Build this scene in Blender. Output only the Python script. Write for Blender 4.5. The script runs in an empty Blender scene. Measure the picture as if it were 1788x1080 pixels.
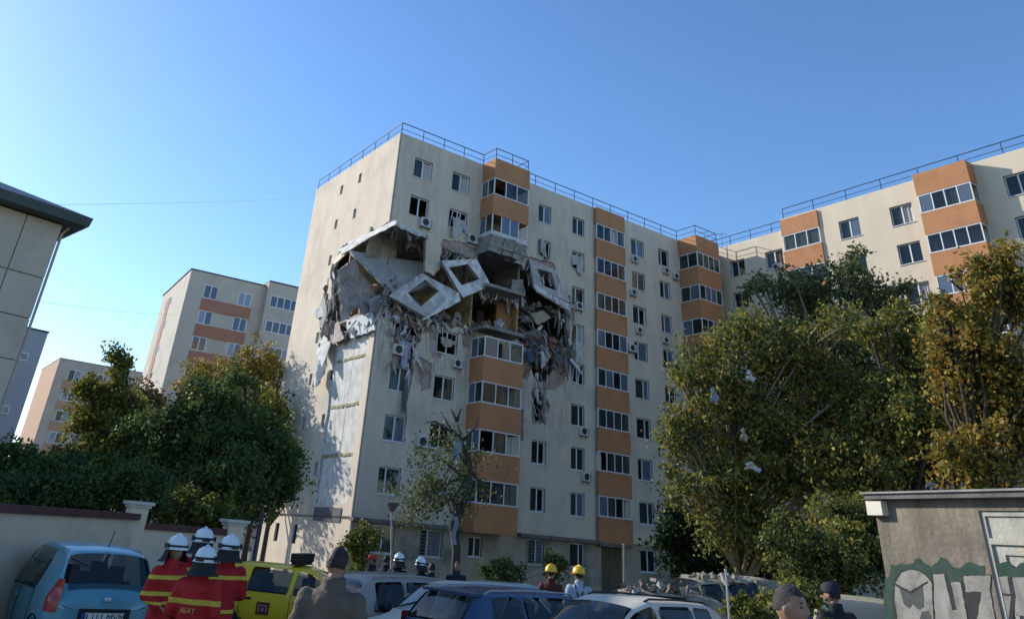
import bpy, bmesh, math, random
import numpy as np
from mathutils import Vector, Matrix, noise
from mathutils.geometry import delaunay_2d_cdt, convex_hull_2d
random.seed(11); rng = np.random.default_rng(11)
SC = bpy.context.scene; COL = SC.collection
R = math.radians
# ------------------------------------------------------------------ camera
F_, P_, RO, CX, CY, CH = 1307.0, R(27.76), R(5.065), 798.0, 246.0, 2.1
fw = Vector((0, math.cos(P_), math.sin(P_))); up0 = Vector((0, -math.sin(P_), math.cos(P_))); rt0 = Vector((1, 0, 0))
rt = math.cos(RO)*rt0 + math.sin(RO)*up0; up = -math.sin(RO)*rt0 + math.cos(RO)*up0
cam = bpy.data.cameras.new('camera'); co = bpy.data.objects.new('camera', cam); COL.objects.link(co)
M = Matrix((rt, up, -fw)).transposed().to_4x4(); M.translation = (0, 0, CH); co.matrix_world = M
cam.sensor_width = 36; cam.lens = 36*F_/1788; cam.shift_x = (894-CX)/1788; cam.shift_y = (CY-540)/1788
cam.clip_start = 0.2; cam.clip_end = 3000
SC.camera = co
# ------------------------------------------------------------------ daylight
SUN_AZ, SUN_EL = 149.0, 25.0
w = bpy.data.worlds.new('World'); SC.world = w; w.use_nodes = True
nt = w.node_tree; bg = nt.nodes['Background']
sky = nt.nodes.new('ShaderNodeTexSky'); sky.sky_type = 'NISHITA'; sky.sun_disc = False
sd = Vector((math.cos(R(SUN_AZ))*math.cos(R(SUN_EL)), math.sin(R(SUN_AZ))*math.cos(R(SUN_EL)), math.sin(R(SUN_EL))))
sky.sun_elevation = R(SUN_EL); sky.sun_rotation = math.atan2(sd.x, sd.y)
sky.air_density = 1.0; sky.dust_density = 0.3; sky.ozone_density = 4.0
hs = nt.nodes.new('ShaderNodeHueSaturation'); hs.inputs['Hue'].default_value = 0.502; hs.inputs['Saturation'].default_value = 1.1; nt.links.new(sky.outputs[0], hs.inputs['Color']); nt.links.new(hs.outputs[0], bg.inputs[0]); bg.inputs[1].default_value = 0.13
sl = bpy.data.lights.new('sun', 'SUN'); sl.energy = 3.2; sl.angle = R(0.53); sl.color = (1, 0.93, 0.82)
so = bpy.data.objects.new('sun', sl); COL.objects.link(so); so.rotation_euler = sd.to_track_quat('Z', 'Y').to_euler()
SC.view_settings.view_transform = 'Standard'; SC.view_settings.look = 'None'
SC.view_settings.exposure = 0.85; SC.view_settings.gamma = 1.0; SC.view_settings.use_curve_mapping = False
SC.cycles.max_bounces = 6; SC.cycles.transparent_max_bounces = 12
SC.cycles.diffuse_bounces = 3; SC.cycles.glossy_bounces = 3

# ------------------------------------------------------------------ helpers
def ray(x, y): return fw + (x-CX)/F_*rt - (y-CY)/F_*up
def at(x, y, Y):
    d = ray(x, y); return Vector((0, 0, CH)) + d*(Y/d.y)
def onplane(x, y, p0, n):
    d = ray(x, y); C = Vector((0, 0, CH)); return C + d*((p0-C).dot(n)/d.dot(n))
def gz(x, y):
    t = min(1, max(0, (y-8)/22)); return -0.5*t*t*(3-2*t)
MATS = {}
def mat(name, c1, c2=None, scale=3.0, rough=.85, bump=0.0, metal=0.0, streak=0.0, detail=6, spec=.3, lo=.35, hi=.65, c3=None, s3=.4, coat=0.0, bscale=None, l3=.5, h3=.62):
    if name in MATS: return MATS[name]
    m = bpy.data.materials.new(name); m.use_nodes = True; n = m.node_tree.nodes; L = m.node_tree.links
    b = n['Principled BSDF']; b.inputs['Roughness'].default_value = rough; b.inputs['Metallic'].default_value = metal
    b.inputs['Specular IOR Level'].default_value = spec
    if coat: b.inputs['Coat Weight'].default_value = coat; b.inputs['Coat Roughness'].default_value = .06
    tc = n.new('ShaderNodeTexCoord'); out = None
    if c2 is None: b.inputs['Base Color'].default_value = (*c1, 1)
    else:
        mp = n.new('ShaderNodeMapping'); mp.inputs['Scale'].default_value = (1, 1, 1-streak*.93)
        L.new(tc.outputs['Object'], mp.inputs[0])
        t = n.new('ShaderNodeTexNoise'); t.inputs['Scale'].default_value = scale; t.inputs['Detail'].default_value = detail
        t.inputs['Roughness'].default_value = .62; L.new(mp.outputs[0], t.inputs[0])
        cr = n.new('ShaderNodeValToRGB'); cr.color_ramp.elements[0].position = lo; cr.color_ramp.elements[1].position = hi
        cr.color_ramp.elements[0].color = (*c1, 1); cr.color_ramp.elements[1].color = (*c2, 1)
        L.new(t.outputs[0], cr.inputs[0]); out = cr.outputs[0]
        if c3 is not None:
            t2 = n.new('ShaderNodeTexNoise'); t2.inputs['Scale'].default_value = s3; t2.inputs['Detail'].default_value = 7
            t2.inputs['Roughness'].default_value = .68; L.new(tc.outputs['Object'], t2.inputs[0])
            c_ = n.new('ShaderNodeMapRange'); c_.inputs[1].default_value = l3; c_.inputs[2].default_value = h3
            L.new(t2.outputs[0], c_.inputs[0])
            mx = n.new('ShaderNodeMix'); mx.data_type = 'RGBA'; L.new(c_.outputs[0], mx.inputs[0])
            L.new(out, mx.inputs[6]); mx.inputs[7].default_value = (*c3, 1); out = mx.outputs[2]
        L.new(out, b.inputs['Base Color'])
    if bump:
        t = n.new('ShaderNodeTexNoise'); t.inputs['Scale'].default_value = bscale or scale*6; t.inputs['Detail'].default_value = 5
        L.new(tc.outputs['Object'], t.inputs[0]); bp = n.new('ShaderNodeBump'); bp.inputs['Strength'].default_value = bump
        bp.inputs['Distance'].default_value = .05; L.new(t.outputs[0], bp.inputs['Height']); L.new(bp.outputs[0], b.inputs['Normal'])
    MATS[name] = m; return m
def glass(name, tint, see=.35, rough=.04):
    if name in MATS: return MATS[name]
    m = bpy.data.materials.new(name); m.use_nodes = True; n = m.node_tree.nodes; L = m.node_tree.links
    b = n['Principled BSDF']; b.inputs['Base Color'].default_value = (*tint, 1); b.inputs['Roughness'].default_value = rough
    b.inputs['Specular IOR Level'].default_value = .8
    tr = n.new('ShaderNodeBsdfTransparent'); tr.inputs[0].default_value = (.8, .87, .85, 1)
    mx = n.new('ShaderNodeMixShader'); mx.inputs[0].default_value = see
    L.new(b.outputs[0], mx.inputs[1]); L.new(tr.outputs[0], mx.inputs[2]); L.new(mx.outputs[0], n['Material Output'].inputs[0])
    MATS[name] = m; return m
def leafmat(name, cols, trans=.35):
    m = bpy.data.materials.new(name); m.use_nodes = True; n = m.node_tree.nodes; L = m.node_tree.links
    a = n.new('ShaderNodeAttribute'); a.attribute_name = 'tone'
    cr = n.new('ShaderNodeValToRGB'); els = cr.color_ramp.elements
    while len(els) < len(cols): els.new(.5)
    for i, c in enumerate(cols): els[i].position = i/(len(cols)-1); els[i].color = (*c, 1)
    L.new(a.outputs['Fac'], cr.inputs[0])
    b = n['Principled BSDF']; b.inputs['Roughness'].default_value = .6; b.inputs['Specular IOR Level'].default_value = .25
    L.new(cr.outputs[0], b.inputs['Base Color'])
    tl = n.new('ShaderNodeBsdfTranslucent'); L.new(cr.outputs[0], tl.inputs[0])
    mx = n.new('ShaderNodeMixShader'); mx.inputs[0].default_value = trans
    L.new(b.outputs[0], mx.inputs[1]); L.new(tl.outputs[0], mx.inputs[2]); L.new(mx.outputs[0], n['Material Output'].inputs[0])
    return m
class MB:
    def __init__(s): s.v = []; s.f = []; s.m = []
    def add(s, vs, fs, mi=0):
        o = len(s.v); s.v += [tuple(p) for p in vs]; s.f += [tuple(i+o for i in f) for f in fs]; s.m += [mi]*len(fs); return s
    def box(s, x0, x1, y0, y1, z0, z1, mi=0, Mx=None):
        vs = [Vector(p) for p in ((x0,y0,z0),(x1,y0,z0),(x1,y1,z0),(x0,y1,z0),(x0,y0,z1),(x1,y0,z1),(x1,y1,z1),(x0,y1,z1))]
        if Mx: vs = [Mx @ p for p in vs]
        return s.add(vs, ((0,3,2,1),(4,5,6,7),(0,1,5,4),(1,2,6,5),(2,3,7,6),(3,0,4,7)), mi)
    def prism(s, pts, vec, mi=0):
        n = len(pts); a = [Vector(p) for p in pts]; b = [p+Vector(vec) for p in a]
        return s.add(a+b, [tuple(range(n))[::-1], tuple(range(n, 2*n))]+[(i, (i+1)%n, n+(i+1)%n, n+i) for i in range(n)], mi)
    def tube(s, pts, r, n=6, mi=0, cap=True):
        pts = [Vector(p) for p in pts]; r = r if hasattr(r, '__len__') else [r]*len(pts); rings = []
        for i, p in enumerate(pts):
            d = (pts[min(i+1, len(pts)-1)]-pts[max(i-1, 0)]); d = d.normalized() if d.length > 1e-9 else Vector((0,0,1))
            a = d.cross(Vector((.31,.17,.93)) if abs(d.z) < .9 else Vector((1,0,0))).normalized(); b = d.cross(a)
            rings.append([p+(a*math.cos(t)+b*math.sin(t))*r[i] for t in [2*math.pi*k/n for k in range(n)]])
        fs = [(i*n+k, i*n+(k+1)%n, (i+1)*n+(k+1)%n, (i+1)*n+k) for i in range(len(pts)-1) for k in range(n)]
        if cap: fs += [tuple(range(n))[::-1], tuple(range((len(pts)-1)*n, len(pts)*n))]
        return s.add([q for g in rings for q in g], fs, mi)
    def lathe(s, prof, n=16, mi=0, c=(0,0,0), sx=1, sy=1, a0=0, a1=2*math.pi):
        full = abs(a1-a0-2*math.pi) < 1e-6; k = n if full else n+1
        vs = [(c[0]+r*math.cos(a0+(a1-a0)*j/n)*sx, c[1]+r*math.sin(a0+(a1-a0)*j/n)*sy, c[2]+z) for r, z in prof for j in range(k)]
        fs = [(i*k+j, i*k+(j+1)%k, (i+1)*k+(j+1)%k, (i+1)*k+j) for i in range(len(prof)-1) for j in range(n)]
        return s.add(vs, fs, mi)
    def grid(s, fn, nu, nv, mi=0):
        vs = [fn(i/nu, j/nv) for i in range(nu+1) for j in range(nv+1)]
        return s.add(vs, [(i*(nv+1)+j, (i+1)*(nv+1)+j, (i+1)*(nv+1)+j+1, i*(nv+1)+j+1) for i in range(nu) for j in range(nv)], mi)
    def chunk(s, c, size, mi=0):
        # a broken lump: a squashed box with every corner knocked about
        a = Matrix.Rotation(random.uniform(0, 6.28), 3, Vector((random.gauss(0,1), random.gauss(0,1), random.gauss(0,1))).normalized())
        vs = [Vector(c)+a @ Vector(((x*random.uniform(.6,1.1))*size[0], (y*random.uniform(.6,1.1))*size[1], (z*random.uniform(.5,1.1))*size[2])) for x in (-.5,.5) for y in (-.5,.5) for z in (-.5,.5)]
        return s.add(vs, ((0,1,3,2),(4,6,7,5),(0,4,5,1),(2,3,7,6),(0,2,6,4),(1,5,7,3)), mi)
    def mesh(s, name, mats, smooth=False, fix=True):
        me = bpy.data.meshes.new(name); me.from_pydata(s.v, [], s.f)
        for m in (mats if isinstance(mats, (list, tuple)) else [mats]): me.materials.append(m)
        if any(s.m): me.polygons.foreach_set('material_index', s.m)
        if fix:
            bm = bmesh.new(); bm.from_mesh(me); bmesh.ops.recalc_face_normals(bm, faces=bm.faces); bm.to_mesh(me); bm.free()
        if smooth: me.polygons.foreach_set('use_smooth', [True]*len(me.polygons))
        me.update(); return me
    def build(s, name, mats, parent=None, mx=None, smooth=False, **kw):
        return link(name, s.mesh(name, mats, smooth), parent, mx, **kw)
def link(name, data, parent=None, mx=None, kind=None, label=None, cat=None, group=None):
    o = bpy.data.objects.new(name, data); COL.objects.link(o)
    if parent: o.parent = parent
    if mx is not None: o.matrix_local = mx if isinstance(mx, Matrix) else Matrix.Translation(mx)
    return tag(o, label, cat, group, kind)
def tag(o, label=None, cat=None, group=None, kind=None):
    for k, v in (('label', label), ('category', cat), ('group', group), ('kind', kind)):
        if v: o[k] = v
    return o
def thing(name, label, cat, loc=(0,0,0), rz=0, group=None):
    o = link(name, None, None, Matrix.Translation(loc) @ Matrix.Rotation(rz, 4, 'Z')); o.empty_display_size = .2
    return tag(o, label, cat, group)
def dup(root, mx, label=None, group=None, parent=None):
    def rec(o, par):
        c = o.copy(); COL.objects.link(c)
        if par: c.parent = par; c.matrix_parent_inverse = o.matrix_parent_inverse.copy()
        for ch in [k for k in o.children]: rec(ch, c)
        return c
    c = rec(root, parent); c.matrix_local = mx
    if label: c['label'] = label
    if group: c['group'] = group
    return c
def inpoly(p, poly):
    x, y = p; r = False; n = len(poly)
    for i in range(n):
        x1, y1 = poly[i]; x2, y2 = poly[(i+1) % n]
        if (y1 > y) != (y2 > y) and x < (x2-x1)*(y-y1)/(y2-y1)+x1: r = not r
    return r
def rag(poly, step=.35, amp=.09, keep=None):
    out = []
    for i, p in enumerate(poly):
        q = poly[(i+1) % len(poly)]; L = math.hypot(q[0]-p[0], q[1]-p[1]); n = max(1, int(L/step))
        for k in range(n):
            t = k/n; j = 0 if (k == 0) else amp
            out.append((p[0]+(q[0]-p[0])*t+random.uniform(-j, j), p[1]+(q[1]-p[1])*t+random.uniform(-j, j)))
    return out
def wall(outer, holes, fn, d0, d1, edge_mi=1):
    """a wall with openings: outline and holes in (a, b), fn(a, b, depth) -> point; returns an MB"""
    vs = []; es = []
    for poly in [outer]+holes:
        o = len(vs); vs += [Vector(p) for p in poly]; es += [(o+i, o+(i+1) % len(poly)) for i in range(len(poly))]
    V, E, Fc, *_ = delaunay_2d_cdt(vs, es, [], 0, 1e-4)
    mb = MB(); keep = []
    for f in Fc:
        c = [sum(V[i][k] for i in f)/len(f) for k in (0, 1)]
        if inpoly(c, outer) and not any(inpoly(c, h) for h in holes): keep.append(tuple(f))
    n = len(V); mb.add([fn(p[0], p[1], d0) for p in V]+[fn(p[0], p[1], d1) for p in V], keep+[tuple(i+n for i in f[::-1]) for f in keep], 0)
    cnt = {}
    for f in keep:
        for i in range(len(f)):
            a, b = f[i], f[(i+1) % len(f)]; k = (min(a, b), max(a, b)); cnt.setdefault(k, []).append((a, b))
    sides = [(v[0][1], v[0][0], v[0][0]+n, v[0][1]+n) for v in cnt.values() if len(v) == 1]
    mb.f += sides; mb.m += [edge_mi]*len(sides)
    used = sorted({i for f in mb.f for i in f}); ix = {a: b for b, a in enumerate(used)}; mb.v = [mb.v[i] for i in used]; mb.f = [tuple(ix[i] for i in f) for f in mb.f]
    return mb
def rect(x0, x1, z0, z1): return [(x0, z0), (x1, z0), (x1, z1), (x0, z1)]
def volmesh(name, mb, m, voxel=.02, it=4, fold=0.0, fs=6.0):
    # the union of closed pieces as one continuous skin
    o = bpy.data.objects.new(name, mb.mesh(name, m)); COL.objects.link(o)
    r = o.modifiers.new('r', 'REMESH'); r.mode = 'VOXEL'; r.voxel_size = voxel
    s = o.modifiers.new('s', 'SMOOTH'); s.iterations = it; s.factor = .5
    dg = bpy.context.evaluated_depsgraph_get(); me = bpy.data.meshes.new_from_object(o.evaluated_get(dg)); old = o.data; bpy.data.objects.remove(o); bpy.data.meshes.remove(old)
    if fold:
        for v in me.vertices:
            p = v.co; v.co = p+v.normal*fold*(noise.noise(Vector((p.x*fs, p.y*fs, p.z*fs*1.8)))+.6*noise.noise(Vector((p.x*fs*2.3, p.y*fs*2.3, p.z*fs*4))))
    me.materials.clear(); me.materials.append(m); me.polygons.foreach_set('use_smooth', [True]*len(me.polygons)); me.name = name; return me
def capsule(mb, p, q, r0, r1, n=12):
    p, q = Vector(p), Vector(q); d = (q-p).normalized(); pts = []; rr = []
    for a in (-.98, -.8, -.45, 0): pts.append(p+d*r0*a); rr.append(r0*math.sqrt(1-a*a))
    for a in (0, .45, .8, .98): pts.append(q+d*r1*a); rr.append(r1*math.sqrt(1-a*a))
    mb.tube(pts, rr, n)
def text_mesh(s, size, m, extrude=.002):
    cu = bpy.data.curves.new('lettering', 'FONT'); cu.body = s; cu.size = size; cu.extrude = extrude
    cu.align_x = 'CENTER'; cu.align_y = 'CENTER'
    o = bpy.data.objects.new('lettering', cu); COL.objects.link(o); dg = bpy.context.evaluated_depsgraph_get()
    me = bpy.data.meshes.new_from_object(o.evaluated_get(dg)); bpy.data.objects.remove(o); me.materials.clear(); me.materials.append(m); return me
def pts_hull(*a): return a
# ------------------------------------------------------------------ materials
cream = mat('cream_render', (.645,.555,.435), (.55,.47,.37), scale=.9, bump=.12, bscale=14, streak=.8, c3=(.40,.355,.295), s3=.32, l3=.5, h3=.78)
cream2 = mat('cream_render_clean', (.65,.56,.425), (.58,.495,.375), scale=.7, bump=.1, bscale=14, streak=.8, c3=(.46,.40,.31), s3=.25, l3=.55, h3=.8)
orange = mat('orange_render', (.47,.225,.105), (.40,.19,.09), scale=1.1, bump=.1, bscale=16, streak=.5, c3=(.28,.135,.06), s3=.6, l3=.55, h3=.8)
conc = mat('raw_concrete', (.33,.31,.285), (.22,.205,.19), scale=2.4, bump=.5, bscale=9, c3=(.14,.125,.115), s3=.7)
rawred = mat('stripped_wall', (.36,.285,.25), (.42,.37,.33), scale=2.2, bump=.4, streak=.7, c3=(.30,.17,.13), s3=.8, l3=.42, h3=.6)
whitewall = mat('bare_white_panel', (.68,.66,.61), (.47,.455,.42), scale=2.2, bump=.35, streak=.4, c3=(.43,.40,.33), s3=.9, l3=.5, h3=.68)
foam = mat('joint_foam', (.42,.36,.18), (.22,.19,.13), scale=5, bump=.6)
soot = mat('sooty_debris', (.12,.105,.09), (.22,.195,.17), scale=1.8, bump=.5, c3=(.06,.054,.05), s3=.9)
debr = mat('pale_debris', (.38,.355,.33), (.24,.22,.20), scale=2.5, bump=.4, c3=(.30,.20,.16), s3=1.3)
brickred = mat('brick_debris', (.33,.16,.11), (.24,.13,.10), scale=3, bump=.4)
inner = mat('inner_wall_grey', (.30,.275,.24), (.21,.195,.17), scale=1.2, c3=(.08,.075,.07), s3=.6)
ochre = mat('inner_wall_ochre', (.46,.32,.13), (.36,.25,.10), scale=1.0, c3=(.14,.11,.07), s3=.7)
beigein = mat('inner_wall_beige', (.42,.37,.28), (.34,.30,.23), scale=1.0, c3=(.24,.22,.18), s3=.7)
white = mat('white_pvc', (.68,.69,.70), (.60,.61,.62), scale=4, rough=.4)
dust = mat('dusty_white', (.62,.62,.60), (.48,.475,.455), scale=2, bump=.2, c3=(.36,.345,.32), s3=1.4)
wg = glass('window_glass', (.018,.024,.032), .6)
wgb = glass('window_glass_pale', (.10,.13,.17), .12, .10)
dark = mat('dark_void', (.015,.014,.014))
curt = mat('curtain_cloth', (.50,.49,.46), (.36,.35,.33), scale=7, streak=.9)
curtd = mat('curtain_dark', (.16,.13,.10), (.10,.085,.07), scale=7, streak=.9)
blue_rail = mat('railing_steel', (.05,.065,.10), rough=.5, metal=.4)
tar = mat('roof_tar', (.07,.065,.06), (.05,.047,.045), scale=2)
acw = mat('ac_casing', (.60,.60,.57), (.50,.50,.47), scale=3, rough=.5)
acd = mat('ac_grille', (.03,.03,.032), rough=.5)
steel = mat('grey_steel', (.28,.29,.30), (.22,.23,.24), scale=6, rough=.45, metal=.6)
ledge_m = mat('stained_ledge', (.20,.185,.16), (.11,.10,.09), scale=2, bump=.3)
rust = mat('rusty_iron', (.16,.08,.045), (.09,.055,.04), scale=5, bump=.2)

# ------------------------------------------------------------------ windows (shared meshes)
def wmx(right, inward, pos): return Matrix.Translation(pos) @ Matrix((Vector(right), Vector(inward), Vector((0,0,1)))).transposed().to_4x4()
WC = {}
def ring(mb, x0, x1, z0, z1, t, y0, y1, mi=0):
    mb.box(x0, x1, y0, y1, z0, z0+t, mi); mb.box(x0, x1, y0, y1, z1-t, z1, mi)
    mb.box(x0, x0+t, y0, y1, z0+t, z1-t, mi); mb.box(x1-t, x1, y0, y1, z0+t, z1-t, mi)
def curtain_mesh(w, h, seed, m):
    rr = random.Random(seed); n = 14; top = h-.06
    def fn(a, b):
        x = (a-.5)*w; return (x, .26+.035*math.sin(a*n*2.2+rr.random()*.3), .05+b*(top-.05))
    return MB().grid(fn, 28, 1).mesh('curtain', m, True)
def window(parent, mx, w=1.45, h=1.4, style='plain', name='window', recess=.13):
    key = (w, h, style, recess)
    if key not in WC:
        f = MB(); y0, y1 = recess, recess+.06; t = .065
        ring(f, -w/2, w/2, 0, h, t, y0, y1)
        panes = []; mul = 0 if style != 'narrow' else None
        split = {'left': -.14*w, 'right': .14*w}.get(style, 0.0)
        f.box(split-.045, split+.045, y0-.008, y1, t, h-t)
        p1 = MB().box(-w/2+t, split-.045, y0+.02, y0+.03, t, h-t).mesh('pane', wg)
        p2 = MB().box(split+.045, w/2-t, y0+.02, y0+.03, t, h-t).mesh('pane', wg)
        pb = MB().box(split+.045, w/2-t, y0+.02, y0+.03, t, h-t).mesh('pane', wgb)
        sash = None
        if style == 'open':       # the right sash stands open into the room
            s = MB(); ww = w/2-t-.045; ring(s, 0, ww, 0, h-2*t, .05, -.025, .025); sash = s.mesh('sash', white)
        if style == 'tilted':     # a sash torn off its hinges hanging askew
            s = MB(); ww = w/2-t-.045; ring(s, 0, ww, 0, h-2*t, .05, -.025, .025); sash = s.mesh('sash', white)
        sill = MB().box(-w/2-.06, w/2+.06, -.07, recess, -.045, -.003).mesh('sill', white)
        WC[key] = (f.mesh('frame', white), p1, p2, pb, sash, sill, split)
    fm, p1, p2, pb, sash, sill, split = WC[key]
    o = link(name, fm, parent, mx); link('sill', sill, o)
    if style in ('plain', 'left', 'right'):
        link('pane', p1, o); link('pane', pb if random.random() < .28 else p2, o)
    elif style == 'open':
        link('pane', p1, o); link('sash', sash, o, Matrix.Translation((w/2-.065, recess+.04, .065)) @ Matrix.Rotation(R(118), 4, 'Z'))
    elif style == 'tilted':
        link('sash', sash, o, Matrix.Translation((-w/2+.12, recess-.02, .1)) @ Matrix.Rotation(R(9), 4, 'Y') @ Matrix.Rotation(R(-14), 4, 'Z'))
    if style not in ('blown',) and random.random() < .8:
        k = ('c', w, h, random.randrange(3), random.random() < .6)
        if k not in WC:
            ww = w*random.choice((.4, .55, .92)); WC[k] = curtain_mesh(ww, h, random.random(), curt if k[4] else curtd); WC[k+('o',)] = (w-ww)/2-.05
        link('curtain', WC[k], o, (random.choice((-1, 1))*WC[k+('o',)], 0, 0))
    return o
def glazed_balcony(parent, mx, w, d, sill=None, gh=1.27, par=1.49, nf=4, ns=2, pm=None, side=True, name='balcony', style='', slab=True, top=None):
    """local X right 0..w, Y inward (front at -d), z = 0 at the sill; parapet below, glazing above"""
    t = .13; b = MB(); pm = pm or orange
    b.box(0, w, -d, -d+t, -par, 0); 
    if d > .35: b.box(0, t, -d+t, -.003, -par, 0); b.box(w-t, w, -d+t, -.003, -par, 0)
    if slab and d > .35: b.box(t+.003, w-t-.003, -d+t+.003, -.004, -par+.02, -par+.2)
    o = link(name, b.mesh('parapet', pm), parent, mx)
    f = MB(); t2 = .075; y = -d+.02
    ring(f, .02, w-.02, 0, gh, t2, y, y+.06)
    xs = [.02+t2+(w-.04-2*t2)*i/nf for i in range(nf+1)]
    for x in xs[1:-1]: f.box(x-.035, x+.035, y, y+.06, t2, gh-t2)
    if d > .6:
        for X in (.02, w-.08):
            f.box(X, X+.06, y+.06, -.005, 0, t2); f.box(X, X+.06, y+.06, -.005, gh-t2, gh); 
            for i in range(1, ns+1): yy = y+.06+(d-.1)*i/ns; f.box(X, X+.06, yy-.06, yy-.003, t2, gh-t2)
    fo = link('glazing_frame', f.mesh('glazing_frame', white), o)
    for i in range(nf):
        r = random.random()
        if style == 'broken' and r < .55: continue
        if r < .10: continue
        m = wgb if r > .78 else wg
        link('pane', MB().box(xs[i]+.036, xs[i+1]-.036, y+.02, y+.03, t2, gh-t2).mesh('pane', m), o)
    if d > .6 and side:
        for i in range(ns):
            ya, yb = y+.07+(d-.1)*i/ns, y+.06+(d-.1)*(i+1)/ns-.066
            link('pane', MB().box(.045, .055, ya, yb, t2, gh-t2).mesh('pane', wgb if random.random() < .5 else wg), o)
    if style != 'broken' and random.random() < .5 and d > .2:
        ww = w*random.choice((.2, .3, .45)); x0 = random.uniform(.1, w-ww-.1)
        link('curtain', MB().grid(lambda a, c: (x0+a*ww, y+.14+.03*math.sin(a*30), .05+c*(gh-.1)), 24, 1).mesh('curtain', curt, True), o)
    return o
def railing(parent, pts, n_per=1.9, name='roof_railing', h=.85):
    mb = MB()
    for a, b in zip(pts[:-1], pts[1:]):
        a, b = Vector(a), Vector(b); L = (b-a).length; n = max(1, round(L/n_per)); Z = Vector((0,0,1))
        mb.tube([a+Z*h, b+Z*h], .035, 5); mb.tube([a+Z*h*.45, b+Z*h*.45], .022, 5)
        for i in range(n+1): p = a.lerp(b, i/n); mb.tube([p-Z*.02, p+Z*h], .03, 5)
    return mb.build(name, blue_rail, parent)

# ------------------------------------------------------------------ ground
asph = mat('worn_asphalt', (.15,.14,.125), (.20,.185,.165), scale=1.5, bump=.3, bscale=40, c3=(.11,.105,.10), s3=.3)
ys = [-40, -10, 0, 8]+[8+22*i/12 for i in range(1, 13)]+[60, 120, 300, 1200]
xs = [-1200, -300, -80, -40, -20, 0, 20, 40, 80, 300, 1200]
g = MB(); g.add([(x, y, gz(x, y)) for y in ys for x in xs], [(j*len(xs)+i, j*len(xs)+i+1, (j+1)*len(xs)+i+1, (j+1)*len(xs)+i) for j in range(len(ys)-1) for i in range(len(xs)-1)])
g.build('ground', asph, kind='structure', smooth=True)

# ------------------------------------------------------------------ the damaged block: local x = u along the long front, y = v along the gable, z up
A0 = Vector((-3.842, 44.85, 0)); ANG = R(32.783)
BL = thing('apartment_block', 'tall cream block with orange balconies and a gaping blast hole at its corner', 'apartment building', A0, ANG)
BMX = BL.matrix_basis.copy(); BIN = BMX.inverted()
U_ = BMX.to_3x3() @ Vector((1,0,0)); V_ = BMX.to_3x3() @ Vector((0,1,0))
def fv(x, y, v):       # building-local point seen at a pixel, on the plane v = const
    return BIN @ onplane(x, y, A0+V_*v, V_)
def fu(x, y, u): return BIN @ onplane(x, y, A0+U_*u, U_)
HT = 25.97; ST = 2.76
zw = lambda k: 1.10+ST*k          # window sill of storey k
zf = lambda k: .35+ST*k           # floor of storey k
zb = lambda k: 1.25+ST*k          # balcony sill
colsF = {'c1': (2.07, 1.45), 'c2': (5.22, 1.5), 'c3': (12.95, 1.25), 'c4': (16.35, 1.25), 'c5': (22.85, 1.5), 'c6': (25.95, 1.25)}
UP = [(-1,19.33),(.0,19.35),(.5,19.42),(1.4,19.3),(2.9,19.22),(2.93,18.2),(2.98,17.5),(3.1,16.95),(3.7,16.8),(4.08,17.3),(4.12,18.9),(4.9,19.12),(6.2,18.95),(7.05,18.75),(7.1,19.45),(10.9,19.45),
      (11.15,19.1),(11.5,19.65),(12.3,19.75),(13.6,19.9),(14.0,19.6),(14.35,18.4),(14.9,17.75),(15.25,17.2),(15.3,16.0),(15.35,14.9),(15.9,14.7),(15.7,14.2),(15.0,14.35),
      (14.3,13.7),(14.0,12.6),(13.5,11.9),(12.9,11.7),(12.3,12.0),(11.9,13.0),(11.3,13.6),(10.6,14.2),(7.0,14.15),(6.3,14.0),(4.4,13.75),(3.5,13.6),(3.0,12.9),(2.6,12.3),(2.9,11.6),(2.8,10.4),(2.45,10.9),(1.3,12.1),(1.25,13.1),(.7,13.5),(.0,13.35),(-1,13.3)]
D3 = [(12.5,11.0),(13.1,11.1),(13.3,10.3),(13.05,9.3),(12.6,9.2),(12.35,9.9)]
D4 = [(12.35,13.0),(12.2,12.0),(12.45,11.55),(13.0,11.7)]
crack = [(2.55,10.5),(2.95,10.6),(2.75,9.5),(2.6,8.6),(2.45,8.5),(2.5,9.5)]
holes_s = [rag(UP, .3, .08), rag(D3, .25, .06)]
gone = {('c1',4),('c1',5),('c1',6),('c2',5),('c2',6),('c3',4),('c3',5),('c3',6),('c3',3)}
wins = []
for c, (u, ww) in colsF.items():
    for k in range(0, 9):
        if (c, k) in gone: continue
        hh = 1.4; z = zw(k)
        if k == 0: z, hh = 1.0, 1.35
        wins.append((c, k, u, z, ww, hh)); holes_s.append(rect(u-ww/2, u+ww/2, z, z+hh))
wins.append(('b1', 0, 8.3, 1.15, .95, 1.05)); holes_s.append(rect(8.3-.475, 8.3+.475, 1.15, 2.2))
for k in range(1, 9):       # doors from the rooms to balcony 2
    holes_s.append(rect(18.5, 20.7, zf(k)+.3, zf(k)+2.2))
    if k not in (5, 6, 7): holes_s.append(rect(7.9, 9.6, zf(k)+.3, zf(k)+2.2))
holes_s.append(rect(18.45, 20.3, -.6, 2.3))
Fp = lambda a, b, d: (a, d, b)
OUT = rect(0, 32, -1, HT)
fwall = wall(rect(.1, 32, -1, HT-.002), holes_s, Fp, .085, .30, 1)
fwall.build('front_wall', [rawred, conc], BL)
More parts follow.
